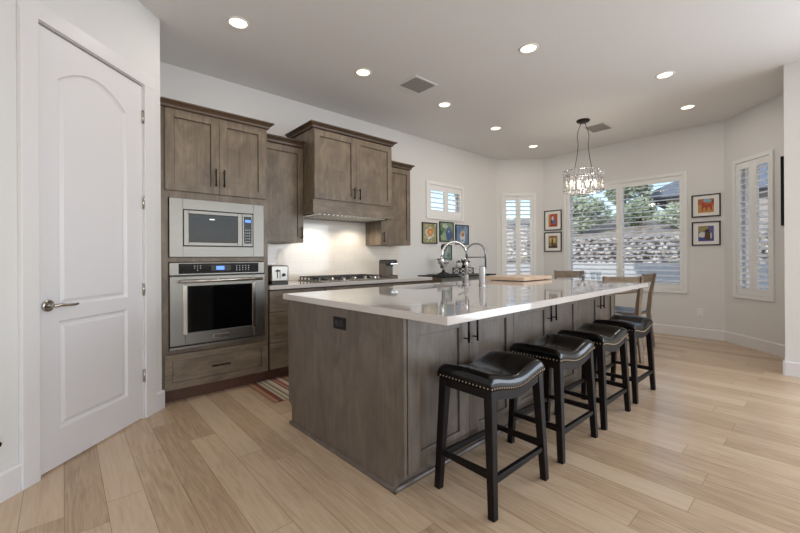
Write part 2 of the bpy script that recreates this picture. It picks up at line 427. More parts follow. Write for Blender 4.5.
# ---- door in the angled wall
def offset_loop(loop, d):
    n = len(loop); out = []
    for k in range(n):
        a = Vector(loop[k - 1]); b = Vector(loop[k]); c = Vector(loop[(k + 1) % n])
        e1 = (b - a).normalized(); e2 = (c - b).normalized()
        n1 = Vector((-e1.y, e1.x)); n2 = Vector((-e2.y, e2.x)); m = n1 + n2
        m = m / max(0.35, m.dot(n1)) if m.length > 1e-6 else n1
        out.append(tuple(b + m * d))
    return out
def build_door():
    root = bpy.data.objects.new('door_1', None); COL.objects.link(root); root.location = (*dw(-0.010), 0); root.rotation_euler = (0, 0, A45)
    struct(root)
    W, HT, F, T = 0.772, 2.436, 0.006, 0.048
    bm = new()
    arch = [(0.128, 0.905), (0.628, 0.905), (0.628, 2.190)]
    for k in range(1, 16):
        u = k / 16; x = 0.628 - u * 0.50; arch.append((x, 2.190 + 0.112 * math.sin(PI * u) ** 0.9))
    arch.append((0.128, 2.190))
    low = [(0.128, 0.215), (0.628, 0.215), (0.628, 0.822), (0.128, 0.822)]
    outer = [(0, 0.010), (W, 0.010), (W, HT), (0, HT)]
    ed = []
    rings = []
    for lp in (outer, arch, low):
        vs = [bm.verts.new((p[0], F, p[1])) for p in lp]; rings.append(vs)
        for k in range(len(vs)): ed.append(bm.edges.new((vs[k], vs[(k + 1) % len(vs)])))
    bmesh.ops.triangle_fill(bm, use_beauty=True, use_dissolve=False, edges=ed)
    for lp, vs in ((arch, rings[1]), (low, rings[2])):
        prev = vs
        for d, dep in ((0.010, 0.012), (0.020, 0.014), (0.038, 0.004)):
            cur = [bm.verts.new((p[0], F + dep, p[1])) for p in offset_loop(lp, d)]
            for k in range(len(cur)): bm.faces.new((prev[k], prev[(k + 1) % len(cur)], cur[(k + 1) % len(cur)], cur[k]))
            prev = cur
        bm.faces.new(prev)
    back = [bm.verts.new((p[0], T, p[1])) for p in outer]; bm.faces.new(back)
    for k in range(4): bm.faces.new((rings[0][k], rings[0][(k + 1) % 4], back[(k + 1) % 4], back[k]))
    obj('door_slab', bm, M_door, root)
    # lever handle
    bm = new(); z = 0.917; x = 0.062
    tube(bm, [(x, F, z), (x, F - 0.008, z), (x, F - 0.011, z)], [0.033, 0.033, 0.027], 24)
    cyl(bm, (x, F - 0.01, z), (x, F - 0.05, z), 0.011)
    tube(bm, [(x - 0.012, F - 0.05, z), (x + 0.03, F - 0.052, z), (x + 0.06, F - 0.052, z - 0.003), (x + 0.11, F - 0.05, z - 0.006), (x + 0.135, F - 0.05, z - 0.004)], [0.010, 0.009, 0.0075, 0.0085, 0.007], 12)
    obj('door_handle', bm, M_nickel, root)
    for zc in (0.315, 0.95, 1.585, 2.215):
        bm = new(); box(bm, (W - 0.004, F - 0.006, zc - 0.045), (W + 0.006, F + 0.012, zc + 0.045), 0.001); cyl(bm, (W + 0.001, F - 0.008, zc - 0.047), (W + 0.001, F - 0.008, zc + 0.047), 0.006, 10)
        obj('hinge', bm, M_nickel, root)
build_door()
bm = new()
for lo, hi in (((-0.105, -0.024, 0), (-0.014, 0, 2.450)), ((0.769, -0.016, 0), (0.872, 0, 2.450)), ((-0.105, -0.016, 2.4505), (0.872, 0, 2.545))): box(bm, lo, hi, 0.003)
box(bm, (-0.0145, 0.0, 0), (-0.0115, 0.13, 2.45)); box(bm, (0.7635, 0.0, 0), (0.769, 0.13, 2.45)); box(bm, (-0.0145, 0.0, 2.447), (0.769, 0.13, 2.452))
struct(obj('trim_1', bm, M_trim, None, (*dw(0), 0), A45))

# ---- windows with plantation shutters
def window(n, origin, rz, x0, x1, z0, z1, hole, label, panels, lz0, lz1, pitch=0.076, tilt=R(15), mull=None):
    """origin+rz: wall frame. casing x0..x1,z0..z1; panels: list of louvre spans (a,b); lz0..lz1 louvre field"""
    W = bpy.data.objects.new('window_%d' % n, None); COL.objects.link(W); W.location = (*origin, 0); W.rotation_euler = (0, 0, rz); struct(W)
    hx0, hx1, hz0, hz1 = hole
    bm = new(); t = 0.035
    for lo, hi in (((hx0, 0.07, hz0), (hx0 + t, 0.12, hz1)), ((hx1 - t, 0.07, hz0), (hx1, 0.12, hz1)), ((hx0, 0.07, hz0), (hx1, 0.12, hz0 + t)), ((hx0, 0.07, hz1 - t), (hx1, 0.12, hz1))): box(bm, lo, hi, 0.003)
    if mull is not None: box(bm, (mull - 0.03, 0.07, hz0), (mull + 0.03, 0.12, hz1), 0.003)
    obj('window_frame', bm, M_trim, W)
    bm = new(); box(bm, (hx0 + 0.02, 0.094, hz0 + 0.02), (hx1 - 0.02, 0.098, hz1 - 0.02)); obj('glass_pane', bm, M_glass, W)
    sh = thing('window_shutter', label, 'shutter', (*origin, 0), rz)
    bm = new(); cw = 0.05
    for lo, hi in (((x0, -0.022, z0), (x0 + cw, 0, z1)), ((x1 - cw, -0.022, z0), (x1, 0, z1)), ((x0 + cw, -0.022, z0), (x1 - cw, 0, z0 + cw)), ((x0 + cw, -0.022, z1 - cw), (x1 - cw, 0, z1))): box(bm, lo, hi, 0.004)
    obj('shutter_frame', bm, M_shut, sh)
    np_ = len(panels)
    edges = [x0 + cw + 0.002] + [(panels[k][1] + panels[k + 1][0]) / 2 for k in range(np_ - 1)] + [x1 - cw - 0.002]
    pz0, pz1 = z0 + cw + 0.003, z1 - cw - 0.003
    for k, (a, b) in enumerate(panels):
        e0, e1 = edges[k] + 0.001, edges[k + 1] - 0.001
        bm = new()
        box(bm, (e0, -0.012, pz0), (a, 0.016, pz1), 0.003); box(bm, (b, -0.012, pz0), (e1, 0.016, pz1), 0.003)
        box(bm, (a, -0.012, pz0), (b, 0.016, lz0), 0.003); box(bm, (a, -0.012, lz1), (b, 0.016, pz1), 0.003)
        ns = max(1, round((lz1 - lz0) / pitch)); pp = (lz1 - lz0) / ns
        for s in range(ns):
            zc = lz0 + (s + 0.5) * pp; hw = 0.040; ht = 0.0055
            sec = []
            for q in range(10):
                an = 2 * PI * q / 10; yy = hw * math.cos(an); zz = ht * math.sin(an)
                sec.append((0.002 + yy * math.cos(tilt) - zz * math.sin(tilt), zc + yy * math.sin(tilt) + zz * math.cos(tilt)))
            prism(bm, sec, 'X', a, b)
        p = obj('shutter_panel', bm, M_shut, sh)
        hx = e0 if k == 0 else e1
        for zc in ((pz0 + 0.12, pz1 - 0.12) if np_ > 1 else (pz0 + 0.12,)):
            bm = new(); cyl(bm, (hx, -0.018, zc - 0.03), (hx, -0.018, zc + 0.03), 0.005, 8); obj('hinge', bm, M_white, p)
    return sh
window(1, (0.576, 4.19), 0, 4.275 - 0.576, 5.20 - 0.576, 1.795, 2.395, (4.335 - 0.576, 5.14 - 0.576, 1.86, 2.33),
       'small white two-panel shutter high on the wall above three framed pictures', [(4.385 - 0.576, 4.70 - 0.576), (4.80 - 0.576, 5.09 - 0.576)], 1.945, 2.255, 0.075, R(26))
window(2, (6.21, 4.19), R(-45), 0.085, 0.735, 0.625, 2.39, (0.14, 0.69, 0.70, 2.33),
       'narrow white two-panel shutter in the far corner behind the faucets', [(0.182, 0.358), (0.448, 0.624)], 0.78, 2.26, tilt=R(24))
window(3, (6.83, 3.57), R(-90), 0.40, 2.225, 0.629, 2.42, (0.465, 2.175, 0.70, 2.36),
       'wide white two-panel shutter over the picture window behind the chandelier', [(0.51, 1.27), (1.37, 2.13)], 0.77, 2.295, mull=1.32)
window(4, (6.83, 0.93), R(-135), 0.155, 0.745, 0.624, 2.435, (0.215, 0.70, 0.69, 2.37),
       'tall narrow white two-panel shutter beside the television at right', [(0.258, 0.403), (0.52, 0.668)], 0.76, 2.30, tilt=R(22))

# ------------------------------------------------------------------ cabinetry
def shaker(bm, x0, x1, z0, z1, yf, th=0.02, rail=0.064, rec=0.012, bev=0.0015):
    box(bm, (x0, yf, z0), (x0 + rail, yf + th, z1), bev); box(bm, (x1 - rail, yf, z0), (x1, yf + th, z1), bev)
    box(bm, (x0 + rail, yf, z0), (x1 - rail, yf + th, z0 + rail), bev); box(bm, (x0 + rail, yf, z1 - rail), (x1 - rail, yf + th, z1), bev)
    box(bm, (x0 + rail - 0.002, yf + rec, z0 + rail - 0.002), (x1 - rail + 0.002, yf + th - 0.002, z1 - rail + 0.002), 0)
    g = 0.0042; a, b, c, d, y0, y1 = x0 + rail, x1 - rail, z0 + rail, z1 - rail, yf + rec - 0.0012, yf + rec + 0.002   # dark glaze line, painted in for the recess-edge shade
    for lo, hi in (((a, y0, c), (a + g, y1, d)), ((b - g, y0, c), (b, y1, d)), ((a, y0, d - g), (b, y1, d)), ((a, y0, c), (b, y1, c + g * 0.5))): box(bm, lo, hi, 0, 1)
def pull(parent, x, z, yf, length=0.13, vertical=True, name='pull_handle'):
    bm = new(); y = yf - 0.030
    a = length / 2
    if vertical:
        tube(bm, [(x, y, z - a), (x, y, z + a)], 0.0065, 10)
        for s in (-1, 1): cyl(bm, (x, yf, z + s * a * 0.72), (x, y, z + s * a * 0.72), 0.0042, 8)
    else:
        tube(bm, [(x - a, y, z), (x + a, y, z)], 0.0065, 10)
        for s in (-1, 1): cyl(bm, (x + s * a * 0.72, yf, z), (x + s * a * 0.72, y, z), 0.0042, 8)
    return obj(name, bm, M_bronze, parent)
def cdoor(root, x0, x1, z0, z1, yf, hx=None, hz=None, m=None, name='door', hl=0.13):
    bm = new(); shaker(bm, x0, x1, z0, z1, yf); d = obj(name, bm, [m or M_cab, M_glaze_shade], root)
    if hx is not None: pull(d, hx, hz, yf, hl)
    return d
def cdrawer(root, x0, x1, z0, z1, yf, m=None, hl=0.15, rail=0.055):
    bm = new(); shaker(bm, x0, x1, z0, z1, yf, rail=rail); d = obj('drawer', bm, [m or M_cabh, M_glaze_shade], root)
    pull(d, (x0 + x1) / 2, (z0 + z1) / 2, yf + 0.008, hl, False); return d
def crown(root, x0, x1, yf, yb, z0, h=0.07, out=0.05, left=True, right=True, m=None):
    """crown moulding around front and both ends"""
    bm = new(); prof = [(0.0, 0.0), (0.25, 0.12), (0.35, 0.40), (0.75, 0.72), (1.0, 0.80), (1.0, 1.0)]
    loops = []
    for o_, z_ in prof:
        o = 0.004 + o_ * out; L_ = x0 - (o if left else 0); R_ = x1 + (o if right else 0)
        loops.append([bm.verts.new(p) for p in ((L_, yb, z0 + z_ * h), (L_, yf - o, z0 + z_ * h), (R_, yf - o, z0 + z_ * h), (R_, yb, z0 + z_ * h))])
    for a, b in zip(loops[:-1], loops[1:]):
        for k in range(4): bm.faces.new((a[k], a[(k + 1) % 4], b[(k + 1) % 4], b[k]))
    bm.faces.new(loops[0][::-1]); bm.faces.new(loops[-1])
    return obj('crown_moulding', bm, m or M_crown, root)

# oven tower
T0 = (0.0, 0.0)
tower = thing('oven_cabinet', 'tall taupe-stained cabinet beside the white door, holding the oven and microwave', 'cabinet', (1.018, 3.505, 0))
ox = 1.018; YB = 4.188 - 3.505
bm = new(); fy = 0.021
x0, x1 = 0.580 - ox, 1.448 - ox
box(bm, (x0, fy + 0.02, 0.112), (x0 + 0.02, YB, 2.39)); box(bm, (x1 - 0.02, fy + 0.02, 0.112), (x1, YB, 2.39), 0.001)
for zz in ((0.112, 0.132), (0.41, 0.43), (1.147, 1.182), (1.668, 1.70), (2.37, 2.39)): box(bm, (x0, fy + 0.02, zz[0]), (x1, YB, zz[1]))
box(bm, (x0, YB - 0.012, 0.112), (x1, YB, 2.39))
# face frame
box(bm, (x0, 0.004, 0.112), (0.632 - ox, fy + 0.02, 1.72), 0.001); box(bm, (1.407 - ox, 0.004, 0.112), (x1, fy + 0.02, 1.72), 0.001)
box(bm, (x0, 0.012, 1.72), (x1, fy + 0.02, 2.39), 0.001)
box(bm, (0.632 - ox, 0.004, 0.405), (1.407 - ox, fy + 0.02, 0.435), 0.001); box(bm, (0.632 - ox, 0.004, 1.146), (1.407 - ox, fy + 0.02, 1.184), 0.001); box(bm, (0.632 - ox, 0.004, 1.668), (1.407 - ox, fy + 0.02, 1.722), 0.001)
box(bm, (0.632 - ox, 0.02, 0.112), (1.407 - ox, fy + 0.02, 0.41))
obj('cabinet_body', bm, M_cab, tower)
boxo('toe_kick', (x0, 0.075, 0.0), (x1, 0.095, 0.112), M_toe, tower)
cdoor(tower, 0.612 - ox, 1.0165 - ox, 1.727, 2.385, -0.008, 0.985 - ox, 1.865, hl=0.15)
cdoor(tower, 1.0195 - ox, 1.425 - ox, 1.727, 2.385, -0.008, 1.052 - ox, 1.865, hl=0.15)
cdrawer(tower, 0.600 - ox, 1.436 - ox, 0.116, 0.400, -0.014, hl=0.15)
crown(tower, x0, x1, 0.0, 0.30, 2.388, 0.056, 0.046, left=False)

# microwave
mw = thing('microwave', 'built-in stainless steel microwave with wide trim frame above the wall oven', 'microwave', (ox, 3.505, 1.187))
bm = new(); zt = 0.478
a0, a1 = 0.637 - ox, 1.403 - ox; i0, i1, j0, j1 = 0.733 - ox, 1.305 - ox, 0.088, 0.392
for lo, hi in (((a0, -0.018, 0), (i0, 0.003, zt)), ((i1, -0.018, 0), (a1, 0.003, zt)), ((i0, -0.018, 0), (i1, 0.003, j0)), ((i0, -0.018, j1), (i1, 0.003, zt))): box(bm, lo, hi, 0.002)
obj('trim_frame', bm, M_steel, mw)
boxo('microwave_body', (i0 - 0.01, 0.0, j0 - 0.01), (i1 + 0.01, 0.45, j1 + 0.01), M_black, mw)
bm = new(); px = 1.205 - ox
ws = (0.775 - ox, 1.165 - ox, j0 + 0.035, j1 - 0.035)
for lo, hi in (((i0 + 0.006, -0.024, j0 + 0.006), (ws[0], -0.002, j1 - 0.006)), ((ws[1], -0.024, j0 + 0.006), (px, -0.002, j1 - 0.006)), ((ws[0], -0.024, j0 + 0.006), (ws[1], -0.002, ws[2])), ((ws[0], -0.024, ws[3]), (ws[1], -0.002, j1 - 0.006))): box(bm, lo, hi, 0.003)
md = obj('microwave_door', bm, M_steel, mw)
boxo('window_bezel', (ws[0], -0.016, ws[2]), (ws[1], -0.006, ws[3]), M_blackglass, md, 0.001)
boxo('door_window', (ws[0] + 0.038, -0.0175, ws[2] + 0.028), (ws[1] - 0.055, -0.015, ws[3] - 0.03), M_screen, md, 0)
boxo('badge', (ws[0] + 0.16, -0.0185, ws[3] - 0.042), (ws[0] + 0.20, -0.0172, ws[3] - 0.034), M_nickel, md, 0)
boxo('control_panel', (px + 0.002, -0.022, j0 + 0.006), (i1 - 0.006, -0.002, j1 - 0.006), M_steel, mw, 0.003)
cp = boxo('keypad', (px + 0.016, -0.025, j0 + 0.032), (i1 - 0.018, -0.021, j1 - 0.03), M_blackglass, mw, 0.001)
boxo('display', (px + 0.024, -0.0265, j1 - 0.082), (i1 - 0.026, -0.0245, j1 - 0.058), M_blue, cp, 0)
bm = new()
for r_ in range(5):
    for c_ in range(3): box(bm, (px + 0.025 + c_ * 0.017, -0.0262, j0 + 0.045 + r_ * 0.026), (px + 0.033 + c_ * 0.017, -0.0246, j0 + 0.053 + r_ * 0.026))
obj('buttons', bm, M_btn, cp)

# wall oven
ov = thing('wall_oven', 'built-in stainless steel wall oven with black glass door under the microwave', 'oven', (ox, 3.505, 0.437))
b0, b1 = 0.635 - ox, 1.403 - ox
boxo('oven_body', (b0 + 0.01, 0.0, 0.003), (b1 - 0.01, 0.55, 0.700), M_black, ov)
bm = new(); box(bm, (b0, -0.020, 0.600), (b1, 0.003, 0.704), 0.003); cpn = obj('control_panel', bm, M_steel, ov)
boxo('control_glass', (0.700 - ox, -0.023, 0.612), (1.348 - ox, -0.019, 0.696), M_blackglass, cpn, 0.001)
boxo('display', (0.985 - ox, -0.0245, 0.640), (1.05 - ox, -0.0225, 0.672), M_blue, cpn, 0)
boxo('display_surround', (0.945 - ox, -0.0238, 0.632), (1.105 - ox, -0.0228, 0.680), M_screen, cpn, 0)
bm = new()
for k in range(5):
    for r_ in range(3): box(bm, (1.15 - ox + k * 0.026, -0.0242, 0.632 + r_ * 0.018), (1.158 - ox + k * 0.026, -0.0226, 0.639 + r_ * 0.018))
obj('number_pad', bm, M_btn, cpn); bm = new()
for (dx, dz) in ((0, 0), (-0.022, 0), (0.022, 0), (0, 0.018), (0, -0.018), (-0.022, 0.018), (0.022, 0.018)): box(bm, (0.835 - ox + dx, -0.0242, 0.654 + dz), (0.842 - ox + dx, -0.0226, 0.660 + dz))
obj('arrow_pad', bm, M_btn, cpn)
bm = new(); g = (0.748 - ox, 1.298 - ox, 0.128, 0.508); z0, z1 = 0.030, 0.592
for lo, hi in (((b0, -0.034, z0), (g[0], 0.0, z1)), ((g[1], -0.034, z0), (b1, 0.0, z1)), ((g[0], -0.034, z0), (g[1], 0.0, g[2])), ((g[0], -0.034, g[3]), (g[1], 0.0, z1))): box(bm, lo, hi, 0.004)
od = obj('oven_door', bm, M_steel, ov)
for lo, hi in (((g[0] - 0.018, -0.037, g[2] - 0.012), (g[0] + 0.012, -0.03, g[3] + 0.012)), ((g[1] - 0.012, -0.037, g[2] - 0.012), (g[1] + 0.018, -0.03, g[3] + 0.012))): boxo('window_trim', lo, hi, M_nickel, od)
boxo('oven_window', (g[0], -0.030, g[2]), (g[1], -0.02, g[3]), M_blackglass, od, 0.001)
bm = new(); hz = 0.553
tube(bm, [(0.70 - ox, -0.082, hz), (1.362 - ox, -0.082, hz)], 0.0135, 16)
for xx in (0.712 - ox, 1.348 - ox): tube(bm, [(xx, -0.032, hz), (xx, -0.082, hz)], 0.0125, 12)
obj('door_handle', bm, M_nickel, od)
boxo('badge', (0.955 - ox, -0.037, 0.060), (1.085 - ox, -0.033, 0.090), M_nickel, od, 0.002)
boxo('vent_strip', (b0 - 0.004, -0.040, 0.0), (b1 + 0.004, 0.003, 0.022), M_steel, ov, 0.003)

# wall cabinets and hood
UB = 4.188
def upper(name, label, x0, x1, yf, z0, z1, doors, crn, body_m=None):
    t = thing(name, label, 'cabinet', ((x0 + x1) / 2, yf, z0)); c = (x0 + x1) / 2
    bm = new(); box(bm, (x0 - c, 0.006, 0), (x1 - c, UB - yf, z1 - z0 + 0.006), 0.001); obj('cabinet_body', bm, body_m or M_cab, t)
    for (a, b, za, zb, hx, hz) in doors: cdoor(t, a - c, b - c, za - z0, zb - z0, -0.014, None if hx is None else hx - c, None if hz is None else hz - z0)
    crown(t, x0 - c, x1 - c, 0.0, UB - yf, z1 - z0 + 0.004, 0.07, 0.048, *crn); return t
upper('upper_cabinet', 'taupe-stained wall cabinet between the oven tower and the range hood', 1.451, 1.996, 3.86, 1.345, 2.385, [(1.454, 1.992, 1.349, 2.382, 1.962, 1.45)], (False, False))
upper('upper_cabinet', 'taupe-stained wall cabinet to the right of the range hood', 3.094, 3.622, 3.86, 1.345, 2.385, [(3.098, 3.618, 1.349, 2.382, 3.128, 1.445)], (False, True))
HX0, HX1, HY = 1.986, 3.090, 3.62
hood = thing('range_hood', 'taupe-stained cabinet hood with two doors projecting over the cooktop', 'range hood', ((HX0 + HX1) / 2, HY, 1.655)); hc = (HX0 + HX1) / 2
bm = new(); box(bm, (HX0 + 0.012 - hc, 0.008, 0.14), (HX1 - 0.006 - hc, UB - HY, 0.91), 0.001); obj('cabinet_body', bm, M_cab, hood)
cdoor(hood, 2.002 - hc, 2.5365 - hc, 0.158, 0.895, -0.012, 2.500 - hc, 0.255)
cdoor(hood, 2.5395 - hc, 3.078 - hc, 0.158, 0.895, -0.012, 2.576 - hc, 0.255)
crown(hood, HX0 + 0.012 - hc, HX1 - 0.006 - hc, 0.0, UB - HY, 0.908, 0.056, 0.052)
bm = new()
box(bm, (HX0 - 0.008 - hc, -0.022, 0.0), (HX1 - hc, 0.0, 0.138), 0.002); box(bm, (HX0 - 0.008 - hc, -0.001, 0.0), (HX0 + 0.010 - hc, 0.235, 0.138), 0.001); box(bm, (HX0 + 0.0125 - hc, 0.235, 0.0), (HX0 + 0.024 - hc, UB - HY, 0.138), 0.001); box(bm, (HX1 - 0.02 - hc, -0.001, 0.0), (HX1 - hc, UB - HY, 0.138), 0.001)
box(bm, (HX0 - 0.012 - hc, -0.026, 0.130), (HX1 + 0.002 - hc, 0.004, 0.142), 0.001)
obj('valance', bm, M_cabh, hood)
bm = new(); lx0, lx1 = HX0 + 0.02 - hc, HX1 - 0.025 - hc; ly0, ly1 = 0.006, UB - HY - 0.02
for lo, hi in (((lx0, ly0, -0.012), (lx0 + 0.05, ly1, 0.02)), ((lx1 - 0.05, ly0, -0.012), (lx1, ly1, 0.02)), ((lx0, ly1 - 0.10, -0.012), (lx1, ly1, 0.02)), ((lx0, ly0, 0.02), (lx1, ly1, 0.03))): box(bm, lo, hi, 0.002)
lin = obj('hood_liner', bm, M_steel, hood)
boxo('filter_backing', (lx0 + 0.05, ly0 + 0.002, 0.012), (lx1 - 0.05, ly1 - 0.101, 0.0195), M_black, lin, 0)
bm = new(); n = 17
for k in range(n):
    xa = lx0 + 0.055 + (lx1 - lx0 - 0.11) * k / n; wd = (lx1 - lx0 - 0.11) / n
    prism(bm, [(xa, 0.008), (xa + wd * 0.1, -0.010), (xa + wd * 0.48, -0.010), (xa + wd * 0.58, 0.008)], 'Y', ly0 + 0.004, ly1 - 0.11)
obj('baffle_filter', bm, M_bright, lin)
for k in (0.24, 0.76):
    xx = lx0 + (lx1 - lx0) * k
    bm = new(); cyl(bm, (xx, 0.30, 0.010), (xx, 0.30, 0.016), 0.022, 20); obj('hood_lamp', bm, M_lens, lin)
    lp = lamp('hood_lamp_light', 'SPOT', (hc + xx, HY + 0.30, 1.655 - 0.018), 8, (1.0, 0.88, 0.72), spot_size=R(150), spot_blend=0.6, shadow_soft_size=0.012)

# backsplash, range counter, base cabinets
bm = new(); box(bm, (1.452, 4.177, 0.916), (3.70, 4.1885, 1.342)); box(bm, (2.000, 4.177, 1.342), (3.090, 4.1885, 1.648)); box(bm, (3.626, 4.177, 1.342), (3.70, 4.1885, 1.35))
tag(obj('backsplash', bm, M_tile), 'glossy white subway tile backsplash behind the cooktop', 'backsplash')
tag(boxo('countertop', (1.452, 3.475, 0.876), (3.665, 4.175, 0.915), M_quartz, None, 0.003), 'white quartz countertop along the wall under the range hood', 'countertop')
def base(label, x0, x1, drawers=None, doors=None):
    t = thing('base_cabinet', label, 'cabinet', ((x0 + x1) / 2, 3.505, 0)); c = (x0 + x1) / 2
    bm = new(); box(bm, (x0 - c + 0.001, 0.010, 0.112), (x1 - c - 0.001, 0.66, 0.873), 0.001); obj('cabinet_body', bm, M_glaze_shade, t)  # body coloured dark so the gaps between fronts look shaded
    boxo('toe_kick', (x0 - c + 0.001, 0.075, 0), (x1 - c - 0.001, 0.095, 0.112), M_toe, t)
    for (a, b) in drawers or []: cdrawer(t, x0 - c + 0.006, x1 - c - 0.004, a, b, -0.010, hl=0.14)
    for (a, b, hx) in doors or []: cdoor(t, a - c, b - c, 0.118, 0.655, -0.010, hx - c, 0.56)
    return t
base('taupe-stained base cabinet with three drawers, next to the oven tower', 1.454, 2.05, [(0.118, 0.365), (0.372, 0.655), (0.662, 0.862)])
base('taupe-stained base cabinet directly under the gas cooktop', 2.05, 2.975, [(0.662, 0.862)], [(2.055, 2.511, 2.48), (2.514, 2.970, 2.545)])
base('taupe-stained base cabinet below the coffee maker at the counter end', 2.975, 3.64, [(0.662, 0.862)], [(2.980, 3.306, 3.275), (3.309, 3.635, 3.34)])

# cooktop
ck = thing('cooktop', 'stainless gas cooktop with black grates set in the wall counter', 'cooktop', (2.50, 3.815, 0.9152))
boxo('cooktop_tray', (-0.46, -0.265, 0), (0.46, 0.265, 0.012), M_steel, ck, 0.004)
for k in range(3):
    bm = new(); gx0 = -0.445 + k * 0.30; gx1 = gx0 + 0.285
    for yy in (-0.16, -0.055, 0.05, 0.155, 0.245): beam(bm, (gx0, yy, 0.044), (gx1, yy, 0.044), 0.010, None, 0.012)
    for xx in (gx0 + 0.005, (gx0 + gx1) / 2, gx1 - 0.005): beam(bm, (xx, -0.165, 0.044), (xx, 0.25, 0.044), 0.010, None, 0.012, up=(0, 0, 1))
    for xx in (gx0 + 0.006, gx1 - 0.006):
        for q in range(6): yy = -0.16 + q * 0.081; beam(bm, (xx, yy, 0.012), (xx, yy, 0.044), 0.011)
    obj('burner_grate', bm, M_black, ck)
    for yy in (-0.055, 0.15):
        bm = new(); lathe(bm, [(0.045, 0.012), (0.045, 0.022), (0.03, 0.024), (0.03, 0.032), (0.001, 0.033)], ((gx0 + gx1) / 2, yy, 0), 20); obj('burner', bm, M_black, ck)
for k in range(5):
    bm = new(); lathe(bm, [(0.021, 0.012), (0.021, 0.016), (0.017, 0.018), (0.016, 0.042), (0.001, 0.043)], (-0.30 + k * 0.15, -0.222, 0), 18); obj('control_knob', bm, M_nickel, ck)

# toaster
ts = thing('toaster', 'two-slice stainless steel toaster on the wall counter beside the oven tower', 'toaster', (1.632, 3.80, 0.9152))
bm = new(); box(bm, (-0.092, -0.155, 0.022), (0.092, 0.155, 0.188), 0.016, seg=3); obj('toaster_body', bm, M_bright, ts)
bm = new(); box(bm, (-0.088, -0.151, 0.0), (0.088, 0.151, 0.024), 0.004); obj('toaster_base', bm, M_black, ts)
bm = new()
for s in (-0.032, 0.032): box(bm, (s - 0.014, -0.11, 0.1875), (s + 0.014, 0.11, 0.1895))
obj('bread_slot', bm, M_black, ts)
bm = new(); box(bm, (-0.034, -0.1575, 0.06), (-0.026, -0.154, 0.15)); box(bm, (-0.046, -0.179, 0.125), (-0.014, -0.156, 0.140), 0.004); obj('lever', bm, M_black, ts)
bm = new(); box(bm, (-0.006, -0.1575, 0.055), (0.0, -0.154, 0.145)); obj('lever_track', bm, M_black, ts)
bm = new(); tube(bm, [(0.036, -0.154, 0.09), (0.036, -0.173, 0.09)], [0.017, 0.014], 18); obj('dial', bm, M_black, ts)

# coffee maker
cm = thing('coffee_maker', 'dark pod coffee maker on the wall counter right of the cooktop', 'coffee maker', (3.205, 3.84, 0.9152), R(-8))
bm = new(); box(bm, (-0.058, -0.03, 0.0), (0.058, 0.15, 0.215), 0.012); box(bm, (-0.058, -0.15, 0.0), (0.058, -0.02, 0.03), 0.008); obj('machine_body', bm, mat('taupe_plastic', (84, 76, 66), 0.35), cm)
bm = new(); box(bm, (-0.059, -0.145, 0.165), (0.059, 0.15, 0.235), 0.022, seg=3); obj('brew_head', bm, M_black, cm)
boxo('chrome_band', (-0.054, -0.149, 0.176), (0.054, -0.143, 0.186), M_chrome, cm, 0.002)
boxo('drip_tray', (-0.048, -0.145, 0.03), (0.048, -0.03, 0.036), M_black, cm, 0.001)
bm = new(); tube(bm, [(0, -0.095, 0.165), (0, -0.095, 0.145)], [0.02, 0.012], 16); obj('spout', bm, M_black, cm)
boxo('water_tank', (-0.048, 0.08, 0.03), (0.060, 0.148, 0.17), M_screen, cm, 0.006)

# ------------------------------------------------------------------ island
AI = R(1.45); IO = Vector((1.224, 1.075))      # near corner of the counter and the island's slight turn
def iw(lx, ly, z=0.0):
    return (IO.x + math.cos(AI) * lx - math.sin(AI) * ly, IO.y + math.sin(AI) * lx + math.cos(AI) * ly, z)
LX1, LY1 = 3.04, 1.535
it = thing('island_countertop', 'long white quartz island countertop in the middle of the kitchen', 'countertop', iw(LX1 / 2, LY1 / 2, 0.876), AI)
icx, icy = LX1 / 2, LY1 / 2
SX0, SX1, SY0, SY1 = 0.93, 1.52, 1.09, 1.43
bm = new()
def slab_with_hole(bm, X, Y, hole, z0, z1):
    xs = [X[0], hole[0], hole[1], X[1]]; ys = [Y[0], hole[2], hole[3], Y[1]]
    V = {}
    for i, x in enumerate(xs):
        for j, y in enumerate(ys):
            for k, z in enumerate((z0, z1)): V[i, j, k] = bm.verts.new((x, y, z))
    for i in range(3):
        for j in range(3):
            if i == 1 and j == 1: continue
            bm.faces.new((V[i, j, 1], V[i + 1, j, 1], V[i + 1, j + 1, 1], V[i, j + 1, 1])); bm.faces.new((V[i, j, 0], V[i, j + 1, 0], V[i + 1, j + 1, 0], V[i + 1, j, 0]))
    for k in range(3):
        bm.faces.new((V[k, 0, 0], V[k + 1, 0, 0], V[k + 1, 0, 1], V[k, 0, 1])); bm.faces.new((V[k, 3, 0], V[k, 3, 1], V[k + 1, 3, 1], V[k + 1, 3, 0]))
        bm.faces.new((V[0, k, 0], V[0, k, 1], V[0, k + 1, 1], V[0, k + 1, 0])); bm.faces.new((V[3, k, 0], V[3, k + 1, 0], V[3, k + 1, 1], V[3, k, 1]))
    bm.faces.new((V[1, 1, 0], V[1, 1, 1], V[2, 1, 1], V[2, 1, 0])); bm.faces.new((V[1, 2, 0], V[2, 2, 0], V[2, 2, 1], V[1, 2, 1]))
    bm.faces.new((V[1, 1, 0], V[1, 2, 0], V[1, 2, 1], V[1, 1, 1])); bm.faces.new((V[2, 1, 0], V[2, 1, 1], V[2, 2, 1], V[2, 2, 0]))
slab_with_hole(bm, (-icx, icx), (-icy, icy), (SX0 - icx, SX1 - icx, SY0 - icy, SY1 - icy), 0, 0.039)
ctop = obj('slab', bm, M_quartz, it)
bv = ctop.modifiers.new('bevel', 'BEVEL'); bv.width = 0.003; bv.segments = 2; bv.limit_method = 'ANGLE'
bm = new()
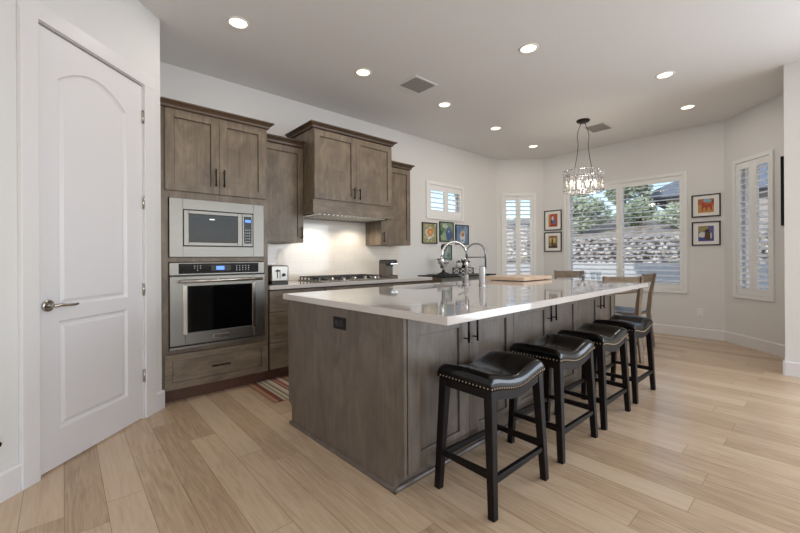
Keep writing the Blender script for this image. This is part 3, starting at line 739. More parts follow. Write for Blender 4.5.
for lo, hi in (((SX0 - 0.01, SY0 - 0.01, 0.66), (SX0, SY1 + 0.01, 0.8755)), ((SX1, SY0 - 0.01, 0.66), (SX1 + 0.01, SY1 + 0.01, 0.8755)), ((SX0, SY0 - 0.01, 0.66), (SX1, SY0, 0.8755)), ((SX0, SY1, 0.66), (SX1, SY1 + 0.01, 0.8755)), ((SX0, SY0, 0.66), (SX1, SY1, 0.67))):
    box(bm, [lo[0] - icx, lo[1] - icy, lo[2] - 0.876], [hi[0] - icx, hi[1] - icy, hi[2] - 0.876])
obj('sink_basin', bm, M_steel, it)

PX, CX1, PY0, PY1 = 0.018, 3.02, 0.290, 1.485
qx, qy = (PX + CX1) / 2, (PY0 + PY1) / 2
isl = thing('kitchen_island', 'long taupe-stained kitchen island under the white counter, lined with stools', 'kitchen island', iw(qx, qy), AI)
bm = new()
yb0, yb1 = PY0 + 0.023 - qy, PY1 - 0.005 - qy
box(bm, (PX + 0.02 - qx, yb0, 0.112), (CX1 - 0.02 - qx, yb1, 0.64))
box(bm, (PX + 0.02 - qx, yb0, 0.64), (CX1 - 0.02 - qx, SY0 - 0.02 - qy, 0.874)); box(bm, (PX + 0.02 - qx, SY0 - 0.02 - qy, 0.64), (SX0 - 0.03 - qx, yb1, 0.874)); box(bm, (SX1 + 0.03 - qx, SY0 - 0.02 - qy, 0.64), (CX1 - 0.02 - qx, yb1, 0.874)); box(bm, (SX0 - 0.03 - qx, SY1 + 0.02 - qy, 0.64), (SX1 + 0.03 - qx, yb1, 0.874))
obj('cabinet_body', bm, M_isl, isl)
for nm, xa in (('end_panel', PX), ('end_panel', CX1 - 0.02)):
    bm = new(); prism(bm, [(PY0 + 0.066 - qy, 0.0), (PY1 - 0.045 - qy, 0.0), (PY1 - 0.045 - qy, 0.125), (PY1 - 0.03 - qy, 0.140), (PY1 - qy, 0.150), (PY1 - qy, 0.874), (PY0 - qy, 0.874), (PY0 - qy, 0.092), (PY0 + 0.066 - qy, 0.092)], 'X', xa - qx, xa + 0.02 - qx)
    obj(nm, bm, M_isl, isl)
boxo('toe_kick', (PX + 0.02 - qx, PY0 + 0.070 - qy, 0), (CX1 - 0.02 - qx, PY0 + 0.09 - qy, 0.112), M_isl, isl)
boxo('toe_kick', (PX + 0.02 - qx, PY1 - 0.08 - qy, 0), (CX1 - 0.02 - qx, PY1 - 0.06 - qy, 0.112), M_isl, isl)
bm = new()
prof = [(0, 0), (-0.014, 0), (-0.014, 0.012), (-0.010, 0.020), (0, 0.024)]
prism(bm, [(PX + p[0] - qx, p[1]) for p in prof], 'Y', PY0 + 0.052 - qy, PY1 - 0.03 - qy)
prism(bm, [(PY0 + 0.066 + p[0] - qy, p[1]) for p in prof], 'X', PX - 0.014 - qx, CX1 - qx)
obj('shoe_moulding', bm, M_isl, isl)
DO = [(0.046, 0.541), (0.544, 1.034), (1.038, 1.563), (1.566, 2.085), (2.089, 2.572), (2.575, 2.990)]
for k, (a, b) in enumerate(DO):
    bm = new(); shaker(bm, a - qx, b - qx, 0.100, 0.862, PY0 - qy, rail=0.088); d = obj('door', bm, [M_isl, M_glaze_shade], isl)
    hx = b - 0.040 if k % 2 == 0 else a + 0.040
    pull(d, hx - qx, 0.765, PY0 - qy, 0.16)
# outlet on the end panel
o_ = thing('outlet', 'dark bronze outlet plate on the end of the island', 'outlet', iw(PX, 0.835, 0.785), R(-90) + AI)
boxo('cover_plate', (-0.062, -0.006, -0.036), (0.062, 0.0, 0.036), M_bronze, o_, 0.003)
for s in (-0.022, 0.022): boxo('receptacle', (s - 0.017, -0.008, -0.015), (s + 0.017, -0.005, 0.015), M_black, o_, 0.004)

# faucets
def arc_pts(c, r, a0, a1, n, ux, uz=Vector((0, 0, 1))):
    return [Vector(c) + ux * r * math.cos(a0 + (a1 - a0) * k / n) + uz * r * math.sin(a0 + (a1 - a0) * k / n) for k in range(n + 1)]
fa = thing('faucet', 'tall chrome gooseneck faucet standing at the island sink', 'faucet', (2.80, 2.22, 0.9155))
ux = Vector((-0.80, 0.60, 0)).normalized()
bm = new(); lathe(bm, [(0.028, 0), (0.028, 0.012), (0.020, 0.018), (0.018, 0.10), (0.0135, 0.115)], (0, 0, 0), 24); obj('faucet_base', bm, M_chrome, fa)
bm = new(); r = 0.114; zc = 0.286
pts = [Vector((0, 0, 0.10)), Vector((0, 0, 0.20))] + [ux * r + p for p in arc_pts((0, 0, zc), r, 0, PI, 18, -ux)]
pts += [ux * 2 * r + Vector((0, 0, zc - 0.03))]
tube(bm, pts, 0.0125, 16); obj('gooseneck', bm, M_chrome, fa)
bm = new(); e = ux * 2 * r; tube(bm, [e + Vector((0, 0, zc - 0.02)), e + Vector((0, 0, zc - 0.05)), e + Vector((0, 0, zc - 0.13))], [0.0145, 0.017, 0.019], 16); obj('spray_head', bm, M_chrome, fa)
bm = new(); tube(bm, [(0, 0, 0.07), (0.0, 0.045, 0.075), (0.0, 0.10, 0.10)], [0.011, 0.009, 0.006], 12); obj('lever', bm, M_chrome, fa)
f2 = thing('faucet', 'chrome faucet with hooped spring arch and crossbar, right of the gooseneck faucet', 'faucet', (2.83, 2.065, 0.9155))
bm = new(); lathe(bm, [(0.034, 0), (0.034, 0.008), (0.030, 0.012), (0.030, 0.165), (0.026, 0.175)], (0, 0, 0), 28); obj('faucet_body', bm, M_chrome, f2)
ux2 = Vector((-0.7472, 0.6646, 0)); off = Vector((0.022, -0.020, 0)); r = 0.085; zc = 0.294
bm = new(); pts = [off + Vector((0, 0, 0.15))] + [off + ux2 * r + p for p in arc_pts((0, 0, zc), r, 0, PI, 20, -ux2)] + [off + ux2 * 2 * r + Vector((0, 0, zc - 0.06))]
tube(bm, pts, 0.0078, 14); obj('hoop', bm, M_gun, f2)
bm = new(); e = off + ux2 * 2 * r; tube(bm, [e + Vector((0, 0, zc - 0.05)), e + Vector((0, 0, zc - 0.09)), e + Vector((0, 0, zc - 0.20))], [0.009, 0.0095, 0.013], 14); obj('spray_head', bm, M_chrome, f2)
bm = new(); tube(bm, [off + Vector((0, 0, zc - 0.038)), e + Vector((0, 0, zc - 0.038))], 0.006, 10); obj('crossbar', bm, M_gun, f2)
bm = new(); tube(bm, [ux2 * 0.02 + Vector((0, 0, 0.155)), ux2 * 0.065 + Vector((0, 0, 0.158))], [0.008, 0.006], 10); obj('lever', bm, M_chrome, f2)

# cutting board
cb = thing('cutting_board', 'thick pale wooden cutting board lying on the far end of the island', 'cutting board', (3.90, 2.335, 0.9155), R(1.45))
boxo('board', (-0.32, -0.235, 0.006), (0.32, 0.235, 0.044), M_board, cb, 0.004)
for sx in (-0.27, 0.27):
    for sy in (-0.18, 0.18):
        bm = new(); cyl(bm, (sx, sy, 0), (sx, sy, 0.007), 0.012, 12); obj('rubber_foot', bm, M_black, cb)

# ------------------------------------------------------------------ bar stools
def build_stool():
    t = thing('bar_stool', '', 'stool', (0, 0, 0), 0, 'saddle stools along the island')
    hx, hy = 0.238, 0.163
    sw = lambda x: math.sin(PI / 2 * min(1, abs(x) / 0.238)) ** 2
    znail = lambda x: 0.540 + 0.034 * sw(x)
    ztop = lambda x: 0.598 + 0.038 * sw(x)
    def spaced(h, n):
        e = [0, 0.003, 0.008, 0.016, 0.027, 0.040]; mid = [(-h + 0.04) + (2 * h - 0.08) * k / n for k in range(1, n)]
        return [-h + q for q in e] + mid + [h - q for q in e[::-1]]
    xs, ys = spaced(hx, 14), spaced(hy, 8)
    bm = new(); V = {}; rr = 0.036
    for i, x in enumerate(xs):
        for j, y in enumerate(ys):
            def drop(t_): return 0 if t_ >= rr else rr - math.sqrt(max(0, rr * rr - (rr - t_) ** 2))
            dx, dy = drop(hx - abs(x)), drop(hy - abs(y)); dd = min(math.hypot(dx, dy), rr * 1.15)
            z = ztop(x) - dd + 0.008 * math.cos(PI * y / (2 * hy)) - 0.004
            V[i, j] = bm.verts.new((x, y, z))
    nx, ny = len(xs), len(ys)
    for i in range(nx - 1):
        for j in range(ny - 1): f = bm.faces.new((V[i, j], V[i + 1, j], V[i + 1, j + 1], V[i, j + 1])); f.smooth = True
    rim = [(i, 0) for i in range(nx)] + [(nx - 1, j) for j in range(1, ny)] + [(i, ny - 1) for i in range(nx - 2, -1, -1)] + [(0, j) for j in range(ny - 2, 0, -1)]
    low = [bm.verts.new((xs[i], ys[j], znail(xs[i]) - 0.006)) for i, j in rim]
    for k in range(len(rim)):
        a, b = V[rim[k]], V[rim[(k + 1) % len(rim)]]; f = bm.faces.new((a, b, low[(k + 1) % len(rim)], low[k])); f.smooth = True
    bm.faces.new(low[::-1])
    obj('seat', bm, M_leather, t)
    # nailhead trim
    bm = new()
    def nail(p, n_):
        q = bmesh.new(); bmesh.ops.create_uvsphere(q, u_segments=6, v_segments=4, radius=0.0042); 
        for f in q.faces: f.smooth = True
        merge(bm, q, Matrix.Translation(p))
    for s in (-1, 1):
        m_ = 24
        for k in range(m_ + 1):
            x = -hx + 0.004 + (2 * hx - 0.008) * k / m_; nail((x, s * hy, znail(x) + 0.004), (0, s, 0))
        m_ = 16
        for k in range(1, m_):
            y = -hy + 2 * hy * k / m_; nail((s * hx, y, znail(hx) + 0.004), (s, 0, 0))
    obj('nailhead_trim', bm, M_brass, t)
    # apron
    bm = new(); ax, ay = 0.228, 0.154
    for s in (-1, 1):
        n_ = 16; poly = []
        for k in range(n_ + 1):
            x = -ax + 2 * ax * k / n_; poly.append((x, 0.488 + 0.036 * sw(x)))
        for k in range(n_, -1, -1):
            x = -ax + 2 * ax * k / n_; poly.append((x, znail(x) - 0.002))
        prism(bm, poly, 'Y', s * ay - (0.022 if s > 0 else 0), s * ay + (0.022 if s < 0 else 0))
        box(bm, (s * ax - (0.022 if s > 0 else 0), -ay + 0.022, 0.525), (s * ax + (0.022 if s < 0 else 0), ay - 0.022, 0.572))
    obj('apron', bm, M_espresso, t)
    def legp(sx, sy, z):
        u = z / 0.58; return Vector((sx * (0.232 * (1 - u) + 0.2085 * u), sy * (0.163 * (1 - u) + 0.134 * u), z))
    for sx in (-1, 1):
        for sy in (-1, 1):
            bm = new(); beam(bm, legp(sx, sy, 0), legp(sx, sy, 0.56), 0.034, 0.044, 0.034, 0.044, up=(0, 1, 0), bev=0.003); obj('leg', bm, M_espresso, t)
    for a, b, z in (((-1, -1), (1, -1), 0.165), ((-1, 1), (1, 1), 0.165), ((-1, -1), (-1, 1), 0.185), ((1, -1), (1, 1), 0.185)):
        bm = new(); beam(bm, legp(*a, z), legp(*b, z), 0.022, None, 0.034, up=(0, 0, 1), bev=0.002); obj('stretcher', bm, M_espresso, t)
    return t
st = build_stool()
SL = ['black leather saddle stool at the near corner of the island, nearest the viewer',
      'second black leather saddle stool from the near end of the island',
      'third black leather saddle stool from the near end of the island',
      'black leather saddle stool at the far end of the island, beside the dining chairs']
SP = [1.657, 2.342, 2.965, 3.635]
st.location = (SP[0], 1.152, 0); st['label'] = SL[0]
for k in (1, 2, 3): placed(st, SL[k], (SP[k], 1.166 if k < 3 else 1.176, 0), 0)

# ------------------------------------------------------------------ dining set
TX, TY = 5.33, 2.22
tb = thing('dining_table', 'round wooden dining table beneath the crystal chandelier', 'table', (TX, TY, 0))
bm = new(); lathe(bm, [(0.001, 0.712), (0.60, 0.712), (0.645, 0.722), (0.65, 0.735), (0.645, 0.75), (0.001, 0.75)], (0, 0, 0), 64, close=False); obj('tabletop', bm, M_chair, tb)
bm = new(); lathe(bm, [(0.22, 0.711), (0.10, 0.68), (0.07, 0.55), (0.09, 0.35), (0.12, 0.16), (0.12, 0.10)], (0, 0, 0), 32); obj('pedestal', bm, M_chair, tb)
for k in range(4):
    an = PI / 4 + k * PI / 2; dv = Vector((math.cos(an), math.sin(an), 0))
    bm = new(); beam(bm, dv * 0.08 + Vector((0, 0, 0.15)), dv * 0.42 + Vector((0, 0, 0.025)), 0.06, 0.05, 0.09, 0.05, up=(0, 0, 1), bev=0.004); obj('foot', bm, M_chair, tb)
def build_chair():
    t = thing('dining_chair', '', 'chair', (0, 0, 0), 0, 'wooden chairs around the dining table')
    bm = new(); box(bm, (-0.225, -0.20, 0.425), (0.225, 0.225, 0.452), 0.006); obj('seat_frame', bm, M_chair, t)
    bm = new(); box(bm, (-0.215, -0.18, 0.452), (0.215, 0.22, 0.482), 0.014, seg=3); obj('seat_pad', bm, M_pad, t)
    for s in (-1, 1):
        bm = new(); beam(bm, (s * 0.20, 0.20, 0), (s * 0.20, 0.195, 0.43), 0.032, 0.042, bev=0.003); obj('leg', bm, M_chair, t)
        bm = new(); beam(bm, (s * 0.205, -0.265, 0), (s * 0.205, -0.205, 0.44), 0.034, 0.046, up=(0, 1, 0), bev=0.003); obj('leg', bm, M_chair, t)
        bm = new(); beam(bm, (s * 0.205, -0.205, 0.43), (s * 0.205, -0.232, 0.70), 0.034, 0.034, 0.048, 0.042, bev=0.003); beam(bm, (s * 0.205, -0.232, 0.69), (s * 0.205, -0.285, 0.955), 0.034, 0.032, 0.042, 0.030, bev=0.003); obj('back_post', bm, M_chair, t)
    bm = new(); beam(bm, (0, -0.248, 0.845), (0, -0.271, 0.95), 0.385, 0.385, 0.024, 0.022, up=(0, 1, 0), bev=0.004); obj('top_rail', bm, M_chair, t)
    for s in (-1, 1):
        bm = new(); beam(bm, (s * 0.203, -0.24, 0.20), (s * 0.20, 0.20, 0.20), 0.02, None, 0.03, up=(0, 0, 1), bev=0.002); obj('stretcher', bm, M_chair, t)
    return t
ch = build_chair()
ch['label'] = 'wooden dining chair seen side-on at the right of the table, behind the last stool'
ch.location = (5.57, 1.775, 0); ch.rotation_euler = (0, 0, R(-2))
placed(ch, 'wooden dining chair with its back just beyond the end of the island counter', (4.77, 1.685, 0), R(-42))
placed(ch, 'wooden dining chair on the window side of the table, facing the kitchen', (5.85, 2.60, 0), R(123))
def wine_glass(x, y, label, s=1.0, flare=0.04):
    g_ = thing('drinking_glass', label, 'glass', (x, y, 0.7502), 0, 'glasses on the dining table')
    bm = new(); lathe(bm, [(0.001, 0.0), (0.034 * s, 0.0), (0.034 * s, 0.003), (0.006, 0.008), (0.004, 0.07 * s), (0.006, 0.09 * s)], (0, 0, 0), 20, close=False); obj('stem', bm, M_stem, g_)
    bm = new(); lathe(bm, [(0.006, 0.088 * s), (flare * 0.7, 0.12 * s), (flare, 0.16 * s), (flare * 1.1, 0.225 * s), (flare * 1.05, 0.225 * s), (flare * 0.93, 0.16 * s), (flare * 0.6, 0.125 * s)], (0, 0, 0), 20, close=False); obj('bowl', bm, M_stem, g_)
wine_glass(5.20, 2.18, 'wide stemmed glass on the dining table, left of the pair of slim glasses', 1.0, 0.045)
wine_glass(5.22, 2.045, 'slim stemmed glass on the dining table, left one of the close pair', 1.02, 0.026)
wine_glass(5.25, 1.985, 'slim stemmed glass on the dining table, right one of the close pair', 1.0, 0.026)

# chandelier
cd = thing('chandelier', 'oval crystal chandelier hanging from a black canopy over the dining table', 'chandelier', (TX + 0.01, TY - 0.01, 2.055))
top = H - 2.055
bm = new(); lathe(bm, [(0.001, top), (0.085, top), (0.085, top - 0.012), (0.07, top - 0.028), (0.001, top - 0.030)], (0, 0, 0), 32, close=False); obj('canopy', bm, M_bronze, cd)
tdir = Vector((0.7472, -0.6646, 0))
for s in (-1, 1):
    bm = new(); a = tdir * s * 0.02 + Vector((0, 0, top - 0.03)); b = tdir * s * 0.125 + Vector((0, 0, 0.305))
    pts = []
    for k in range(15):
        u = k / 14; sw = 0.045 * math.sin(PI * min(1, u * 2.2)) * s if u < 0.46 else -0.012 * s * math.sin((u - 0.46) / 0.54 * PI)
        pts.append(a.lerp(b, u) + tdir * sw * 0.7)
    tube(bm, pts, 0.0042, 8); obj('cable', bm, M_black, cd)
RA, RB = 0.262, 0.20
def ell(an, k=1.0): 
    fw = Vector((0.6646, 0.7472, 0)); return tdir * (RA * k * math.cos(an)) + fw * (RB * k * math.sin(an))
for z in (0.012, 0.20, 0.295):
    bm = new(); tube(bm, [ell(2 * PI * k / 48, 0.97) + Vector((0, 0, z)) for k in range(49)], 0.005, 8); obj('ring', bm, M_chrome, cd)
bm = new()
for s in (-1, 1):
    tube(bm, [tdir * s * 0.125 + Vector((0, 0, 0.305)), tdir * s * 0.125 + Vector((0, 0, 0.03))], 0.005, 8)
tube(bm, [tdir * -0.262 + Vector((0, 0, 0.20)), tdir * 0.262 + Vector((0, 0, 0.20))], 0.005, 8)
obj('frame_bar', bm, M_chrome, cd)
bm = new(); box(bm, (-0.012, -0.007, -0.045), (0.012, 0.007, 0.045), 0.006, seg=1); cr = obj('crystal', bm, M_crystal, cd)
cnt = 0
for z, hh, k_ in ((0.247, 1.0, 0), (0.150, 1.0, 0.5), (0.055, 0.95, 0)):
    for k in range(32):
        an = 2 * PI * (k + k_) / 32; p = ell(an, 1.0) + Vector((0, 0, z))
        o = cr if cnt == 0 else cr.copy()
        if cnt: COL.objects.link(o)
        o.parent = cd; o.location = p; o.rotation_euler = (R(random.uniform(-6, 6)), R(random.uniform(-6, 6)), TH - PI / 2 + an + PI / 2 + R(random.uniform(-25, 25))); o.scale = (1, 1, hh); cnt += 1
for k in range(4):
    p = tdir * (-0.165 + 0.11 * k); bm = new(); lathe(bm, [(0.008, 0.075), (0.011, 0.10), (0.017, 0.125), (0.012, 0.155), (0.002, 0.17)], tuple(p), 14); obj('bulb', bm, M_bulb, cd)
    bm = new(); cyl(bm, p + Vector((0, 0, 0.03)), p + Vector((0, 0, 0.078)), 0.010, 12); obj('socket', bm, M_chrome, cd)
lamp('chandelier_light', 'POINT', (TX, TY, 2.17), 7, (1, 0.9, 0.76), shadow_soft_size=0.05)

# ------------------------------------------------------------------ ceiling fittings
CL = [(1.05, 3.10, 'recessed ceiling light nearest the white door'), (2.275, 3.10, 'recessed ceiling light just left of the grey square ceiling vent'),
      (3.50, 3.10, 'recessed ceiling light just right of the grey square ceiling vent'), (4.70, 3.18, 'recessed ceiling light above the far end of the cabinet wall'),
      (3.135, 1.77, 'recessed ceiling light over the island, alone near the top centre'), (4.655, 1.10, 'nearer of the two recessed lights right of the chandelier'),
      (5.87, 1.15, 'farther of the two recessed lights right of the chandelier'), (5.94, 3.28, 'recessed ceiling light just left of the chandelier canopy')]
proto = None
for x, y, lab in CL:
    if proto is None:
        proto = thing('recessed_light', lab, 'ceiling light', (x, y, H), 0, 'recessed ceiling lights')
        bm = new(); lathe(bm, [(0.086, 0.0), (0.086, -0.004), (0.070, -0.006), (0.066, 0.0)], (0, 0, 0), 32, close=False); obj('trim_ring', bm, M_white, proto)
        bm = new(); lathe(bm, [(0.066, -0.0005), (0.03, -0.002), (0.001, -0.002)], (0, 0, 0), 32); obj('lens', bm, M_lens, proto)
    else:
        placed(proto, lab, (x, y, H))
    lamp('can_light', 'AREA', (x, y, H - 0.012), 3.6, (1.0, 0.93, 0.84), shape='DISK', size=0.12)
def vent(label, x, y, wx, wy):
    v = thing('ceiling_vent', label, 'vent', (x, y, H))
    bm = new(); t = 0.022
    for lo, hi in (((-wx, -wy, -0.008), (-wx + t, wy, 0)), ((wx - t, -wy, -0.008), (wx, wy, 0)), ((-wx + t, -wy, -0.008), (wx - t, -wy + t, 0)), ((-wx + t, wy - t, -0.008), (wx - t, wy, 0))): box(bm, lo, hi, 0.001)
    obj('vent_frame', bm, M_trim, v)
    bm = new(); n_ = 14
    for k in range(n_):
        yy = -wy + t + (2 * wy - 2 * t) * (k + 0.5) / n_; prism(bm, [(yy - 0.009, -0.001), (yy - 0.007, -0.001), (yy + 0.008, -0.006), (yy + 0.006, -0.006)], 'X', -wx + t, wx - t)
    obj('grille', bm, M_vent, v)
    boxo('backing', (-wx + t, -wy + t, -0.0012), (wx - t, wy - t, -0.0002), M_ventdark, v, 0)
vent('square grey ceiling vent above the range hood', 2.88, 2.94, 0.17, 0.15)
vent('grey ceiling vent behind the chandelier cables', 5.80, 2.19, 0.19, 0.15)

# ------------------------------------------------------------------ pictures
ART = {}
def am(c):
    k = 'art_%d_%d_%d' % c
    if k not in ART: g = sum(c) / 3 * 0.94; ART[k] = mat(k, tuple(x * 0.76 * 0.96 + g * 0.24 for x in c), 0.7)
    return ART[k]
def picture(label, origin, rz, x0, x1, z0, z1, shapes, bgc, mat_w=0.0, fw=0.016):
    cx, cz = (x0 + x1) / 2, (z0 + z1) / 2; dirv = Vector((math.cos(rz), math.sin(rz)))
    p = Vector(origin) + dirv * cx
    t = thing('framed_picture', label, 'picture', (p.x, p.y, cz), rz); hw, hh = (x1 - x0) / 2, (z1 - z0) / 2
    bm = new()
    for lo, hi in (((-hw, -0.022, -hh), (-hw + fw, -0.001, hh)), ((hw - fw, -0.022, -hh), (hw, -0.001, hh)), ((-hw + fw, -0.022, -hh), (hw - fw, -0.001, -hh + fw)), ((-hw + fw, -0.022, hh - fw), (hw - fw, -0.001, hh))): box(bm, lo, hi, 0.002)
    obj('frame', bm, M_black, t)
    iw, ih = hw - fw, hh - fw
    if mat_w:
        boxo('mat_board', (-iw, -0.010, -ih), (iw, -0.004, ih), M_mat, t, 0); iw -= mat_w; ih -= mat_w * 0.8
    cols = [bgc] + [s[0] for s in shapes]; bm = new(); box(bm, (-iw, -0.0115, -ih), (iw, -0.0102, ih), mi=0)
    for k, (c, poly) in enumerate(shapes):
        y = -0.0116 - 0.00025 * (k + 1)
        f = bm.faces.new([bm.verts.new((max(-1, min(1, a)) * iw, y, max(-1, min(1, b)) * ih)) for a, b in poly]); f.material_index = k + 1
    obj('artwork', bm, [am(c) for c in cols], t)
def blob(cx, cy, rx, ry, n=14, j=0.15, seed=1):
    rg = random.Random(seed); return [(cx + rx * math.cos(2 * PI * k / n) * (1 + rg.uniform(-j, j)), cy + ry * math.sin(2 * PI * k / n) * (1 + rg.uniform(-j, j))) for k in range(n)]
WB = (0.576, 4.19); o6 = 0.576
sp = [((196, 190, 150) if k % 3 else (120, 140, 90), blob(random.Random(k).uniform(-0.9, 0.9), random.Random(k + 50).uniform(-0.9, 0.9), 0.16, 0.13, seed=k)) for k in range(12)]
picture('black-framed picture of an orange sunflower shape on green, left of three', WB, 0, 4.18 - o6, 4.52 - o6, 1.396, 1.732,
        sp + [((206, 200, 180), blob(0.05, 0.02, 0.66, 0.62, 12, 0.25, 3)), ((226, 130, 50), blob(0.05, 0.05, 0.46, 0.44, 14, 0.28, 5)), ((236, 168, 90), blob(0.05, 0.08, 0.24, 0.2, 10, 0.1, 6)), ((236, 232, 220), blob(-0.05, -0.55, 0.3, 0.14, 10, 0.2, 9)), ((70, 60, 50), blob(0.1, -0.62, 0.12, 0.07, 8, 0.2, 11))], (160, 160, 104))
picture('black-framed picture with a blue shape on green leaves, middle of three', WB, 0, 4.58 - o6, 4.927 - o6, 1.436, 1.766,
        [((96, 140, 86), blob(-0.55, 0.4, 0.35, 0.5, seed=21)), ((186, 198, 176), blob(-0.25, 0.65, 0.4, 0.28, seed=22)), ((150, 180, 130), blob(-0.5, -0.5, 0.45, 0.45, seed=23)), ((66, 92, 148), blob(0.4, -0.25, 0.5, 0.75, 16, 0.18, 24)), ((86, 116, 172), blob(0.35, 0.15, 0.22, 0.35, seed=25)), ((206, 214, 220), blob(0.35, 0.05, 0.07, 0.07, seed=26)), ((56, 110, 70), blob(-0.8, -0.1, 0.18, 0.3, seed=27))], (132, 162, 118))
picture('black-framed picture of a white figure with orange patch on blue, right of three', WB, 0, 4.982 - o6, 5.33 - o6, 1.398, 1.738,
        [((90, 132, 178), blob(-0.6, 0.5, 0.4, 0.4, seed=31)), ((130, 160, 196), blob(0.6, 0.5, 0.4, 0.5, seed=32)), ((214, 214, 212), blob(0.08, -0.25, 0.42, 0.72, 14, 0.1, 33)), ((196, 120, 70), blob(0.08, 0.05, 0.27, 0.28, 12, 0.15, 34)), ((220, 160, 90), blob(0.08, 0.32, 0.12, 0.2, seed=35)), ((70, 96, 150), [(-0.1, -0.55), (0.25, -0.55), (0.08, -0.85)]), ((110, 120, 140), blob(0.08, 0.8, 0.3, 0.1, seed=36))], (108, 144, 184))
picture('small black-framed picture hung below the other three, seen through the faucet', WB, 0, 4.638 - o6, 4.876 - o6, 1.132, 1.384,
        [((160, 180, 170), blob(-0.2, 0.2, 0.5, 0.6, seed=41)), ((90, 130, 120), blob(0.4, -0.4, 0.4, 0.4, seed=42)), ((200, 196, 176), blob(0.1, 0.5, 0.3, 0.25, seed=43))], (136, 164, 156))
WBB = (6.83, 3.57); rb = R(-90); yo = lambda y: 3.57 - y
picture('black-framed red and blue picture left of the big window, upper of the pair', WBB, rb, yo(3.545), yo(3.213), 1.672, 2.045,
        [((212, 84, 48), blob(0.4, 0.4, 0.5, 0.5, seed=51)), ((230, 150, 60), [(-1, -1), (-0.55, -1), (-0.55, 1), (-1, 1)]), ((92, 120, 176), blob(0.25, -0.2, 0.4, 0.35, seed=52)), ((214, 214, 220), blob(-0.05, 0.3, 0.25, 0.35, seed=53)), ((60, 66, 110), blob(-0.25, -0.2, 0.15, 0.3, seed=54)), ((180, 60, 40), blob(0, -0.85, 0.9, 0.14, seed=55))], (196, 76, 50), 0.065)
picture('black-framed brown and gold picture left of the big window, lower of the pair', WBB, rb, yo(3.547), yo(3.215), 1.276, 1.640,
        [((222, 196, 110), blob(-0.1, 0.3, 0.75, 0.5, seed=61)), ((92, 62, 40), blob(-0.15, -0.15, 0.2, 0.7, seed=62)), ((120, 80, 48), blob(0.4, -0.6, 0.5, 0.35, seed=63)), ((64, 50, 40), [(-1, -1), (1, -1), (1, -0.72), (-1, -0.72)]), ((168, 60, 40), blob(-0.1, 0.75, 0.5, 0.12, seed=64))], (166, 134, 84), 0.065)
picture('black-framed picture of a red four-legged animal, upper right of the big window', WBB, rb, yo(1.296), yo(0.969), 1.730, 2.050,
        [((216, 150, 70), [(-1, -1), (1, -1), (1, -0.1), (-1, 0.2)]), ((120, 190, 210), blob(0.2, 0.75, 0.5, 0.28, seed=71)), ((206, 70, 40), [(-0.75, 0.35), (-0.4, 0.5), (-0.1, 0.15), (0.75, 0.2), (0.8, -0.7), (0.6, -0.7), (0.5, -0.25), (0.25, -0.25), (0.15, -0.75), (0.0, -0.75), (-0.05, -0.25), (-0.3, -0.3), (-0.4, -0.8), (-0.55, -0.8), (-0.5, 0.1)]), ((214, 100, 60), blob(-0.65, 0.4, 0.2, 0.2, seed=72)), ((110, 60, 50), blob(0.9, 0.55, 0.1, 0.3, seed=73))], (206, 100, 60), 0.058)
picture('black-framed picture of a dark dog shape on blue, lower right of the big window', WBB, rb, yo(1.294), yo(0.971), 1.325, 1.665,
        [((166, 150, 90), [(-1, 0.2), (0.2, 0.35), (0.3, 1), (-1, 1)]), ((220, 216, 206), blob(-0.5, -0.15, 0.5, 0.35, seed=81)), ((66, 74, 160), [(-1, -1), (1, -1), (1, -0.55), (-1, -0.5)]), ((96, 62, 44), blob(0.2, -0.35, 0.42, 0.6, seed=82)), ((76, 52, 40), blob(0.15, 0.35, 0.3, 0.25, seed=83)), ((212, 206, 196), blob(0.65, -0.3, 0.1, 0.4, seed=84)), ((190, 60, 50), blob(0.5, 0.5, 0.1, 0.15, seed=85))], (84, 96, 170), 0.058)

# ------------------------------------------------------------------ wall bits
o2 = thing('outlet', 'white outlet plate low on the wall under the dog picture', 'outlet', (6.83, 1.206, 0.365), R(-90))
boxo('cover_plate', (-0.036, -0.006, -0.058), (0.036, 0, 0.058), M_white, o2, 0.003)
for s in (-0.022, 0.022): boxo('receptacle', (-0.016, -0.008, s - 0.015), (0.016, -0.005, s + 0.015), M_mat, o2, 0.004)
tv = thing('television', 'black wall television seen edge-on behind the right-hand wall corner', 'television', (5.84, 0.272, 1.84), R(180))
boxo('screen_panel', (-0.30, -0.040, -0.36), (0.28, -0.014, 0.36), M_blackglass, tv, 0.004)
boxo('wall_bracket', (-0.10, -0.015, -0.10), (0.10, 0.0, 0.10), M_black, tv, 0.002)
ds = thing('door_stop', 'small grey metal fitting on the wall at the left edge, above the baseboard', 'door stop', (*dw(-0.242), 0.30), A45)
bm = new(); tube(bm, [(0, 0, 0), (0, -0.006, 0), (0, -0.008, 0)], [0.022, 0.022, 0.012], 16); obj('rosette', bm, M_nickel, ds)
bm = new(); tube(bm, [(0, -0.006, 0), (0, -0.045, 0)], 0.008, 12); tube(bm, [(0, -0.045, 0), (0, -0.058, 0)], 0.013, 12); obj('bumper', bm, M_bronze, ds)

# rug
rg = boxo('rug', (-0.0, -0.30, 0), (1.10, 0.30, 0.008), M_rug, None, 0.003, loc=(1.268, 3.27, 0.0005))
tag(rg, 'striped red, cream and brown rug on the floor in front of the drawers', 'rug')

